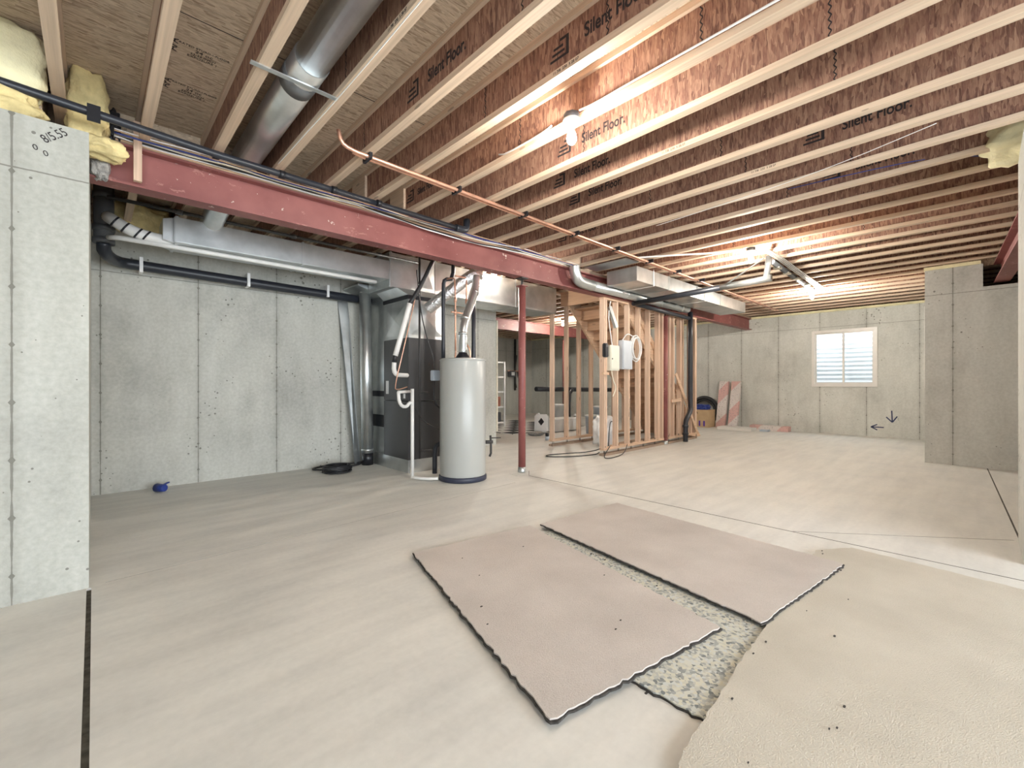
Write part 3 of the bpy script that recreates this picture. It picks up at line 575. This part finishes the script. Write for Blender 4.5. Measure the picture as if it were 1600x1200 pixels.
pipe('power_whip', [(3.13, 4.74, 1.2), (3.10, 4.72, 1.05), (3.12, 4.70, 0.9), (3.2, 4.68, 0.84), (3.3, 4.66, 0.83)], 0.013, 'rubber', 'curved black flexible conduit below the switch box', 2, 8, 'cable')
pipe('thermostat_wire', [(2.76, 4.78, 0.93), (2.9, 4.8, 0.85), (3.0, 4.82, 0.7), (3.15, 4.78, 0.6), (3.3, 4.7, 0.55)], 0.005, 'rubber', 'thin dark wire sagging across the furnace front', 2, 8, 'cable')
tag(MB().lathe((3.32, 6.33, 1.62), [(0.14, -0.05), (0.14, 0.0)], 32, 'Y').build('wall_vent', 'heater'), 'round grey vent cover on the wall behind the copper pipes', 'vent')

cpp = thing('copper_line', (1.3, 3.1, 2.84), 'pair of long copper pipes running under the joists beside the beam', 'pipe')
MB().tube([(1.25, 3.10, 2.95), (1.27, 3.10, 2.87), (1.33, 3.10, 2.845), (1.45, 3.11, 2.845), (11.5, 3.22, 2.845)], 0.014, 12, 1).build('copper_tube', 'copper', cpp)
MB().tube([(1.38, 3.16, 2.86), (1.46, 3.155, 2.845), (11.5, 3.265, 2.845)], 0.011, 10, 1).build('copper_tube', 'copper', cpp)
for k in range(-3, 12, 2): MB().box(2.70 + 0.409 * k, 2.722 + 0.409 * k, 3.08, 3.20, 2.826, 2.872).build('clip', 'tape', cpp)

# big drain at the stairs
bd = thing('drain_pipe', (6.65, 3.95, 2.5), 'black drain pipe that crosses under the ceiling and drops at the stairs', 'pipe')
MB().tube([(6.65, 4.02, 2.515), (6.68, 2.6, 2.57)], 0.042, 16).build('cross_run', 'pipe_black', bd)
MB().tube([(6.68, 2.62, 2.57), (6.69, 1.95, 2.60)], 0.045, 16).build('grey_end', 'galv', bd)
MB().tube([(6.69, 2.02, 2.60), (6.69, 1.98, 2.90)], 0.04, 16).build('riser', 'galv', bd)
MB().beam((6.68, 2.55, 2.60), (6.6, 2.02, 2.86), 0.025, 0.012).build('brace_strap', 'galv', bd)
MB().tube([(6.62, 4.03, 2.512), (8.74, 4.03, 2.47)], 0.036, 16).build('side_run', 'pipe_black', bd)
MB().tube([(8.74, 4.02, 2.6), (8.74, 4.02, 0.72), (8.72, 4.0, 0.62), (8.48, 3.98, 0.46), (8.44, 3.98, 0.36), (8.44, 3.98, 0.02)], 0.047, 16, 1).build('stack', 'pipe_black', bd)
for z in (0.30, 0.15): MB().tube([(8.44, 3.98, z), (8.44, 3.98, z + 0.05)], 0.057, 16).build('coupling', 'pipe_black', bd)
for x in (6.62, 7.7): MB().tube([(x, 4.0, 2.55), (x - 0.03, 3.97, 2.68), (x + 0.05, 4.0, 2.55)], 0.006, 8).build('hanger', 'white', bd)
pipe('rear_drain', [(8.0, 7.6, 1.02), (12.3, 7.6, 0.95)], 0.06, 'pipe_black', 'horizontal black drain pipe behind the studs in the rear room')
pipe('rear_drain', [(9.35, 7.55, 1.0), (9.15, 7.5, 0.85), (9.15, 7.5, 0.02)], 0.05, 'pipe_black', 'black drain drop meeting the floor behind the studs')

# cables over the beam
mats = ['tan_cable', 'white', 'rubber', 'yellow_cable', 'blue_cable', 'tan_cable', 'white']
names = ['tan', 'white', 'black', 'ivory', 'blue', 'thin tan', 'thin white']
pos = ['lowest on', 'sagging over', 'twisted along', 'resting on', 'lying behind the tan cable on', 'highest on', 'looping over']
for i, mm in enumerate(mats):
    rr = random.Random(i); pts = []
    for q in range(0, 24):
        x = 0.1 + 0.22 * q * (1 if i != 4 else 1)
        pts.append((x, 4.068 - 0.012 * i + rr.uniform(-0.012, 0.012), 2.842 + 0.006 * i - (0.05 * math.sin(max(0, min(1, (x - 2.0) / 2.0)) * math.pi) if i in (1, 6, 2) else 0) + rr.uniform(-0.008, 0.008)))
    pipe('cable', pts, 0.0065 if i < 5 else 0.004, mm, names[i] + ' cable ' + pos[i] + ' the front edge of the red beam', 2, 8, 'cable')
for i, (dy, mm, lb) in enumerate(((0, 'white', 'white cable stapled along the joist past the nearest light bulb'),)):
    pipe('cable', [(2.245, -3.5, 2.90), (2.245, 1.4, 2.90), (2.22, 1.62, 2.875), (2.2, 1.72, 2.87)], 0.006, mm, lb, 1, 8, 'cable')
pipe('cable', [(2.2, 1.95, 2.87), (2.24, 2.1, 2.885), (2.25, 2.45, 2.89), (2.27, 2.55, 2.93)], 0.006, 'white', 'short white cable leaving the nearest light bulb toward the beam', 1, 8, 'cable')
pipe('cable', [(1.05, 1.2, 2.86), (1.05, 2.5, 2.85), (1.03, 3.2, 2.84), (1.04, 3.75, 2.87)], 0.003, 'white', 'thin white wire beside the joist next to the round duct', 2, 6, 'cable')
pipe('cable', [(4.0, 0.2, 2.866), (4.2, 0.8, 2.86), (4.3, 1.6, 2.85), (4.4, 2.4, 2.862)], 0.003, 'white', 'thin white wire slung under the joists at right', 2, 6, 'cable')
pipe('cable', [(5.1, -0.1, 2.93), (4.75, 0.25, 2.93), (4.62, 0.7, 2.92), (4.58, 1.2, 2.93)], 0.004, 'blue_cable', 'blue wire drooping between joists near the right wall', 2, 6, 'cable')
cb = thing('cable_bundle', (8.0, 2.05, 2.83), 'dark pipe with white cables tied along it between the two far bulbs', 'cable')
MB().tube([(6.7, 1.95, 2.82), (9.35, 2.06, 2.82)], 0.035, 14).build('pipe', 'pipe_grey', cb)
for i in range(4): MB().tube([(6.0 + 0.1 * i, 1.92 - 0.02 * i, 2.862), (6.6, 1.90 - 0.025 * i, 2.855), (7.6, 1.93 - 0.025 * i, 2.85), (9.6, 2.0 - 0.03 * i, 2.855)], 0.007, 8, 1).build('cable', 'white', cb)
for x in (6.95, 7.4, 7.9, 8.5): MB().box(x, x + 0.12, 1.93, 2.01, 2.78, 2.80).build('tag', 'yellow_cable', cb)
pipe('cable', [(5.3, 3.15, 2.85), (5.6, 2.75, 2.86), (5.85, 2.4, 2.86), (5.98, 2.05, 2.865)], 0.012, 'white', 'white cable running to the middle ceiling bulb', 2, 8, 'cable')

# ------------------------------------------------------------ light bulbs
def bulb(x, y, label, mat='bulb', box=True):
    b = thing('ceiling_bulb', (x, y, 2.72), label, 'light bulb', 'bare bulbs under the joists')
    if box: MB().lathe((x, y, 2.835), [(0.05, 0), (0.052, 0.036)], 8).build('junction_box', 'boxgrey', b)
    MB().lathe((x, y, 2.79), [(0.022, 0), (0.03, 0.01), (0.055, 0.035), (0.056, 0.045)], 24).build('lamp_holder', 'porcelain', b)
    MB().lathe((x, y, 2.68), [(0.004, 0.0), (0.018, 0.006), (0.029, 0.025), (0.030, 0.042), (0.024, 0.07), (0.014, 0.09), (0.013, 0.112)], 20).build('glass_globe', mat, b)
bulb(2.2, 1.78, 'bare lit bulb nearest to the camera under the joists', 'bulb_low')
bulb(6.02, 1.99, 'bare lit bulb in the middle beside the grey pipe end')
bulb(9.40, 2.09, 'bare lit bulb farthest away near the window wall')
bulb(4.39, 5.03, 'bare lit bulb behind the beam beside the flue', 'bulb_low')
bulb(9.05, 7.62, 'bare lit bulb in the rear room behind the studs')

# ------------------------------------------------------------ stair and stud walls
def stud_wall(name, label, y, xs, z1, plates, d=0.09, w=0.038):
    g = thing(name, (xs[0], y, 0), label, 'stud wall', None)
    for i, x in enumerate(xs): MB().box(x - w / 2, x + w / 2, y - d / 2, y + d / 2, 0.128, z1 - 0.038).build('stud', 'studZ', g)
    for x0, x1 in plates:
        MB().box(x0, x1, y - d / 2, y + d / 2, z1 - 0.038, z1 - 0.001).build('top_plate', 'studX', g)
        MB().box(x0, x1, y - d / 2, y + d / 2, 0.09, 0.128).build('bottom_plate', 'studX', g)
        MB().box(x0, x1, y - d / 2, y + d / 2, 0.0, 0.038).build('sole_plate', 'plate', g)
        for k in range(int((x1 - x0) / 0.4) + 1):
            for e in (0.03, 0.06): MB().tube([(x0 + e + 0.4 * k, y - 0.02, 0.03), (x0 + e + 0.4 * k, y - 0.02, 0.16)], 0.004, 6).build('spike', 'iron', g)
    return g
stud_wall('stud_wall', 'open stud wall on the far side of the stairs', 5.47, [6.19, 6.60, 6.98, 7.38, 7.79, 8.2, 8.6, 9.0, 9.4], JB, [(6.15, 9.45)])
stud_wall('stud_wall', 'open stud wall under the beam in front of the stairs', 4.17, [5.935, 5.98, 6.30, 6.65, 7.0, 7.33, 7.68, 7.82], 2.55, [(5.91, 7.86)])
stud_wall('stud_wall', 'short stud wall right of the steel post at the stair foot', 4.17, [8.1, 8.26, 8.55, 8.66, 9.02, 9.20, 9.245], 2.55, [(8.05, 9.27)])
st = thing('staircase', (8.0, 4.8, 0), 'unfinished wooden staircase seen from beneath between the stud walls', 'stairs')
low = lambda x: 2.68 - 0.93 * (x - 6.5)
for y in (4.26, 5.36):
    MB().prism([(6.42, low(6.42)), (9.38, 0.0), (9.75, 0.0), (9.75, 0.02), (6.62, low(6.62) + 0.36), (6.42, min(2.86, low(6.42) + 0.36))], 'Y', y, y + 0.04).build('stringer', 'studX', st)
for i in range(1, 15):
    z = 0.186 * i; xn = 6.5 + (3.02 - z) / 0.93
    MB().box(xn - 0.24, xn + 0.02, 4.30, 5.36, z - 0.03, z).build('tread', 'studY', st)
    MB().box(xn - 0.02, xn, 4.30, 5.36, z - 0.186, z - 0.03).build('riser', 'studY', st)
MB().box(6.38, 6.42, 4.25, 5.42, 2.60, 2.868).build('header', 'studY', st)
for x in (6.85, 7.25): MB().beam((x, 4.245, low(x) + 0.3), (x + 1.95, 4.245, low(x + 1.95) + 0.3), 0.03, 0.09).build('skirt_board', 'studX', st) if x < 7 else None
tag(MB().beam((8.28, 4.10, 1.35), (9.22, 4.10, 0.16), 0.02, 0.07).build('diagonal_brace', 'studX'), 'diagonal wooden brace on the short stud wall by the drain', 'board')
tag(MB().beam((8.10, 4.10, 0.82), (8.5, 4.10, 0.84), 0.02, 0.06).build('short_cleat', 'studX'), 'short horizontal wooden cleat right of the steel post', 'board')
tag(MB().box(5.84, 5.99, 4.08, 4.12, 1.30, 1.345).build('wood_scrap', 'studX'), 'small wooden scrap nailed low on the front stud', 'board')
# boxes on the studs
eb = thing('electric_meter_box', (5.82, 4.09, 1.58), 'narrow black box fixed on the front stud', 'box')
MB().bbox(5.85, 5.95, 4.06, 4.12, 1.58, 1.80, 0.012).build('case', 'tape', eb); MB().box(5.87, 5.93, 4.055, 4.062, 1.74, 1.78).build('label', 'boxgrey', eb)
ep = thing('breaker_panel', (6.1, 4.10, 1.38), 'ivory metal panel between the first two studs', 'electrical panel')
MB().bbox(6.0, 6.27, 4.07, 4.15, 1.37, 1.78, 0.006).build('cabinet', 'ivory', ep); MB().bbox(6.02, 6.25, 4.062, 4.072, 1.39, 1.76, 0.003).build('door', 'ivory', ep); MB().box(6.04, 6.06, 4.055, 4.064, 1.55, 1.57).build('latch', 'iron', ep)
eg = thing('media_panel', (6.5, 4.10, 1.4), 'pale grey metal panel right of the ivory panel', 'electrical panel')
MB().bbox(6.33, 6.63, 4.05, 4.14, 1.40, 1.88, 0.006).build('cabinet', 'panelgrey', eg); MB().bbox(6.345, 6.615, 4.042, 4.052, 1.415, 1.865, 0.003).build('door', 'panelgrey', eg)
co = MB()
for i in range(5):
    rr = random.Random(i); r0 = 0.20 + rr.uniform(-0.025, 0.025)
    co.tube([(6.74 + r0 * 0.72 * math.cos(a * R(12)), 4.07 - 0.012 * i, 1.76 + rr.uniform(-.008, .008) + r0 * math.sin(a * R(12))) for a in range(31)], 0.008, 8, 0, False)
tag(co.build('cable_coil', 'white'), 'coil of white cable hanging by the grey panel', 'cable')
for i, (pts, lb) in enumerate((([(6.1, 4.1, 1.78), (6.08, 4.12, 2.0), (6.02, 4.12, 2.25), (6.1, 4.13, 2.5)], 'white wires rising from the ivory panel top'),
        ([(6.08, 4.1, 1.38), (6.10, 4.08, 1.2), (6.2, 4.08, 1.1), (6.12, 4.1, 0.95)], 'looped ivory wire hanging under the ivory panel'),
        ([(6.4, 4.1, 1.88), (6.5, 4.08, 2.0), (6.62, 4.06, 1.98), (6.72, 4.06, 1.92)], 'white cable leading from the grey panel to the coil'))):
    pipe('wire', pts, 0.009, 'yellow_cable' if i == 1 else 'white', lb, 2, 8, 'cable')
tag(MB().beam((6.05, 4.12, 2.40), (6.22, 4.10, 2.08), 0.05, 0.06).build('cable_tie_bundle', 'galv'), 'silvery cable bundle between the first two studs near the top', 'cable')
pipe('extension_wire', [(5.95, 4.12, 0.15), (5.86, 4.35, 0.05), (5.5, 4.75, 0.012), (5.25, 4.80, 0.01), (5.2, 4.65, 0.01), (5.5, 4.42, 0.01), (5.9, 4.28, 0.012), (6.1, 4.35, 0.02)], 0.008, 'rubber', 'black wire looping on the floor before the first stud', 2, 8, 'cable')
pipe('extension_wire', [(5.98, 4.06, 0.16), (5.7, 4.0, 0.02), (5.75, 3.92, 0.01), (6.1, 3.95, 0.01), (6.4, 4.05, 0.03), (6.5, 4.07, 0.14)], 0.007, 'rubber', 'black wire tangled at the foot of the front studs', 2, 8, 'cable')
bag = tag(MB().lump((6.85, 4.75, 0.28), (0.42, 0.35, 0.55), 21, 0.25).build('plastic_bag', 'white'), 'crumpled white plastic bag inside the stud walls', 'bag')
pipe('bag_cord', [(6.66, 4.55, 0.05), (6.6, 4.5, 0.3), (6.72, 4.55, 0.52), (6.9, 4.55, 0.4), (6.75, 4.52, 0.1)], 0.008, 'rubber', 'black cord looped over the white bag', 2, 8, 'cable')
for i, (x0, y0, ang, lb) in enumerate(((7.4, 4.6, 10, 'scrap plank lying under the stairs'), (7.9, 4.5, -6, 'darker scrap plank lying across under the stairs'))):
    MBp = MB().beam((x0 - 0.6, y0, 0.03 + i * 0.04), (x0 + 0.6, y0 + 0.1 * (1 - 2 * i), 0.03 + i * 0.04), 0.12, 0.04); tag(MBp.build('scrap_plank', 'plate' if i else 'studX'), lb, 'board')

# ------------------------------------------------------------ carpets
def sheet(name, poly, z0, th, mat, label, edge=0.006, seed=0, amp=0.006):
    rr = random.Random(seed); pts = []
    for (a, b) in zip(poly, poly[1:] + poly[:1]):
        n = max(2, int(math.hypot(b[0] - a[0], b[1] - a[1]) / 0.025))
        for i in range(n): f = i / n; pts.append((a[0] + (b[0] - a[0]) * f + rr.uniform(-amp, amp), a[1] + (b[1] - a[1]) * f + rr.uniform(-amp, amp)))
    cx = sum(p[0] for p in pts) / len(pts); cy = sum(p[1] for p in pts) / len(pts)
    g = thing(name, (cx, cy, z0), label, name.split('_')[0])
    MB().prism(pts, 'Z', z0 + 0.003, z0 + th).build('pile', mat, g)
    if edge:
        q = [(p[0] + edge * (p[0] - cx) / math.hypot(p[0] - cx, p[1] - cy) + rr.uniform(-0.003, 0.003), p[1] + edge * (p[1] - cy) / math.hypot(p[0] - cx, p[1] - cy) + rr.uniform(-0.003, 0.003)) for p in pts]
        MB().prism(q, 'Z', z0, z0 + th * 0.55).build('backing', 'backing', g)
    return g
sheet('padding_sheet', [(1.53, 0.95), (1.53, 0.645), (2.33, 0.66), (3.3, 1.0), (3.2, 2.2), (2.5, 2.35), (2.3, 1.9)], 0.0, 0.0118, 'pad', 'speckled grey green foam padding showing between the carpets', 0.006, 1)
sheet('carpet_piece', [(1.565, 2.63), (2.55, 2.49), (2.14, 0.84), (1.13, 1.005)], 0.012, 0.014, 'carpet_pink', 'loose beige carpet piece with frayed edges nearest the water heater', 0.009, 2)
sheet('carpet_piece', [(2.616, 2.43), (3.60, 2.37), (3.42, 0.59), (2.30, 0.712)], 0.0245, 0.013, 'carpet_pink', 'loose beige carpet piece farther right over the padding', 0.008, 3)
sheet('carpet_roll', [(1.0, 0.40), (1.285, 0.632), (1.524, 0.652), (2.273, 0.700), (2.75, 0.69), (3.60, 0.78), (3.84, 0.62), (3.75, -0.17), (3.7, -2.6), (0.6, -2.6)], 0.012, 0.012, 'carpet_tan', 'large tan carpet spread across the right foreground', 0, 4)
dbm = MB(); rr = random.Random(8)
for i in range(34):
    x, y = rr.uniform(1.2, 3.6), rr.uniform(0.3, 2.4); s = rr.uniform(0.003, 0.008); dbm.box(x, x + s * 1.8, y, y + s, 0.027, 0.030)
d_ = dbm.build('floor_debris', 'backing'); tag(d_, 'tiny dark crumbs scattered over carpet and floor', 'debris', kind='stuff')

# ------------------------------------------------------------ small floor things
hc = MB()
for i in range(7):
    rr = random.Random(30 + i); r0 = rr.uniform(0.13, 0.20)
    hc.tube([(2.32 + rr.uniform(-.02, .02) + r0 * math.cos(a * R(15)), 5.80 + rr.uniform(-.01, .01) + r0 * 0.9 * math.sin(a * R(15)), 0.016 + 0.012 * i) for a in range(25)], 0.013, 8, 0)
hc.tube([(2.2, 5.9, 0.03), (2.08, 6.12, 0.02), (2.3, 6.26, 0.02), (2.6, 6.2, 0.02), (2.80, 6.12, 0.03)], 0.013, 8, 2).tube([(2.4, 5.98, 0.04), (2.55, 6.02, 0.02), (2.7, 6.02, 0.02), (2.80, 6.1, 0.03)], 0.013, 8, 2)
tag(hc.build('hose_coil', 'rubber'), 'coiled black hose lying on the floor against the back wall', 'hose')
cpo = thing('blue_cup', (0.52, 6.03, 0), 'blue plastic scoop lying on the floor by the back wall', 'cup')
c = MB().lathe((0, 0, 0), [(0.034, -0.055), (0.038, -0.05), (0.046, 0.05), (0.042, 0.05), (0.034, -0.045)], 20, 'Y')
for v in c.v: v.rotate(Matrix.Rotation(R(35), 3, 'Z')); v += Vector((0.52, 6.03, 0.048))
c.build('bowl', 'blue', cpo); MB().beam((0.54, 6.06, 0.07), (0.60, 6.13, 0.08), 0.02, 0.012).build('handle', 'blue', cpo)

# far right corner
bx = thing('cardboard_box', (12.0, 5.0, 0), 'brown cardboard box with purple marks by the far wall', 'box')
MB().bbox(11.72, 12.12, 4.90, 5.40, 0.0, 0.46, 0.004).build('carton', 'cardboard', bx)
for y in (5.0, 5.12): MB().box(11.716, 11.722, y, y + 0.045, 0.03, 0.17).build('printed_bar', 'purple', bx)
text('GA', 0.09, frame_m((11.717, 5.25, 0.38), (0, -1, 0), (0, 0, 1)), 'box_print', 'ink', bx)
tag(MB().lump((11.9, 5.14, 0.52), (0.3, 0.36, 0.15), 12, 0.3).build('blue_tarp', 'blue'), 'crumpled blue tarp on top of the cardboard box', 'tarp')
pc = MB()
for i in range(4): pc.tube([(12.27 - 0.035 * (i % 2), 5.24 + (0.37 - 0.03 * i) * math.cos(a * R(10)), 0.42 + (0.37 - 0.03 * i) * math.sin(a * R(10))) for a in range(37)], 0.028, 10, 0)
tag(pc.build('pipe_coil', 'rubber'), 'black coil of plastic pipe standing behind the cardboard box', 'pipe')
for y0, y1, lb in ((4.62, 4.85, 'left foam board with pink print leaning on the far wall'), (4.32, 4.54, 'right foam board with white and pink print leaning on the far wall')):
    lean = MB().prism([(12.02, 0.0), (12.10, 0.0), (12.38, 1.20), (12.30, 1.215)], 'Y', y0, y1); tag(lean.build('foam_board', 'foam'), lb, 'board')
tag(MB().bbox(11.5, 11.9, 3.80, 4.6, 0.0, 0.07, 0.004).build('drywall_sheet', 'vinyl'), 'flat white panel lying on the floor before the far wall', 'board')
tag(MB().bbox(12.0, 12.25, 3.15, 4.0, 0.0, 0.12, 0.004).build('flooring_carton', 'foam'), 'rust and pink printed flooring carton lying along the far wall', 'box')
tag(MB().bbox(11.7, 11.9, 3.5, 3.68, 0.0, 0.04, 0.004).build('paint_tray', 'bluegrey'), 'small blue and white tray beside the white panel', 'tray')

# ------------------------------------------------------------ rear room things
sh = thing('storage_rack', (7.9, 9.0, 0), 'white wire storage rack half hidden behind the wall end', 'shelf')
sx0, sx1, sy0, sy1 = 7.35, 8.12, 8.9, 9.3
for x in (sx0, sx1):
    for y in (sy0, sy1): MB().box(x - 0.02, x + 0.02, y - 0.02, y + 0.02, 0, 1.75).build('upright', 'white', sh)
for z in (0.10, 0.52, 0.93, 1.33, 1.73): MB().box(sx0, sx1, sy0, sy1, z - 0.02, z + 0.02).build('shelf_board', 'white', sh)
for x, z, mm, lb in ((7.9, 0.12, 'boxgrey', 'dark box on the bottom shelf of the white rack'), (7.88, 0.54, 'brownbox', 'brown box on the second shelf of the white rack')):
    tag(MB().bbox(x - 0.15, x + 0.15, 8.95, 9.2, z, z + 0.26, 0.01).build('stored_box', mm), lb, 'box')
mt = tag(MB().box(6.9, 9.6, 7.3, 10.4, 0.0, 0.012).build('chequered_mat', 'mat'), 'black and white chequered mat on the rear room floor', 'mat')
def canister(x, y, rz, label, tilt):
    g = thing('chemical_jug', (x, y, 0), label, 'jug'); mt = Matrix.Translation((x, y, 0.012)) @ Matrix.Rotation(R(rz), 4, 'Z') @ Matrix.Rotation(R(tilt), 4, 'Y')
    b = MB().bbox(-0.11, 0.11, -0.16, 0.16, 0.0, 0.42, 0.03); b.v = [mt @ v for v in b.v]; b.build('body', 'white', g)
    d = MB().prism([(0, 0.15), (0.07, 0.24), (0, 0.33), (-0.07, 0.24)], 'X', -0.114, -0.110); d.v = [mt @ v for v in d.v]; d.build('hazard_diamond', 'ink', g)
    q = MB().lathe((0, 0.08, 0.42), [(0.03, 0), (0.03, 0.04)], 16); q.v = [mt @ v for v in q.v]; q.build('cap', 'white', g)
canister(7.60, 7.05, 38, 'white jug with a black diamond mark on the rear room floor', 14)
tag(MB().lump((7.2, 6.85, 0.04), (0.35, 0.25, 0.08), 17, 0.2).build('rag', 'mortar'), 'grey rag lying in front of the white jug', 'rag')
cu_ = thing('small_bottle', (6.75, 6.1, 0), 'small clear bottle with a dark cap on the floor', 'bottle')
MB().lathe((6.75, 6.1, 0), [(0.04, 0), (0.042, 0.08)], 16).build('body', 'bluegrey', cu_); MB().lathe((6.75, 6.1, 0), [(0.036, 0.08), (0.036, 0.15)], 16).build('cap', 'tape', cu_)
def bucket(x, y, r, h, label, mm='white'):
    g = thing('bucket', (x, y, 0), label, 'bucket'); MB().lathe((x, y, 0.013), [(r * 0.88, 0), (r, h), (r * 1.05, h), (r * 1.05, h - 0.02), (r * 0.97, h - 0.03)], 24).build('pail', mm, g)
    MB().lathe((x, y, 0.013), [(r * 1.06, h), (r * 1.06, h + 0.02), (r * 0.9, h + 0.025)], 24).build('lid', 'white', g)
bucket(9.35, 8.05, 0.17, 0.55, 'tall white bucket behind the second stud'); bucket(10.0, 7.9, 0.09, 0.25, 'small white pail right of the rear post')
bucket(8.35, 6.15, 0.16, 0.40, 'white bucket with a grey body behind the fourth stud', 'bluegrey'); bucket(9.3, 6.6, 0.17, 0.55, 'pale blue bucket next to the black drain drop', 'bluegrey')
tag(MB().bbox(7.9, 8.9, 6.9, 7.4, 0.013, 0.30, 0.01).build('white_carton', 'white'), 'low white carton behind the stud wall', 'box')
mf = thing('water_manifold', (11.4, 11.9, 1.5), 'dark pipes and valves on the rear room wall', 'pipe')
MB().tube([(11.4, 11.9, 2.8), (11.4, 11.9, 0.9)], 0.04, 10).tube([(11.45, 11.88, 2.2), (11.32, 11.86, 1.4), (11.42, 11.86, 1.0)], 0.025, 8, 1).build('riser', 'iron', mf)
for x in (11.05, 11.55): MB().bbox(x, x + 0.28, 11.78, 11.95, 1.40, 1.62, 0.02).build('meter_box', 'boxgrey', mf); MB().box(x + 0.05, x + 0.2, 11.77, 11.785, 1.45, 1.57).build('dial', 'white', mf)
MB().tube([(11.0, 11.87, 1.62), (11.9, 11.87, 1.60)], 0.025, 8).build('cross_pipe', 'copper', mf)
for o in bpy.data.objects:
    if '_o' in o: del o['_o']
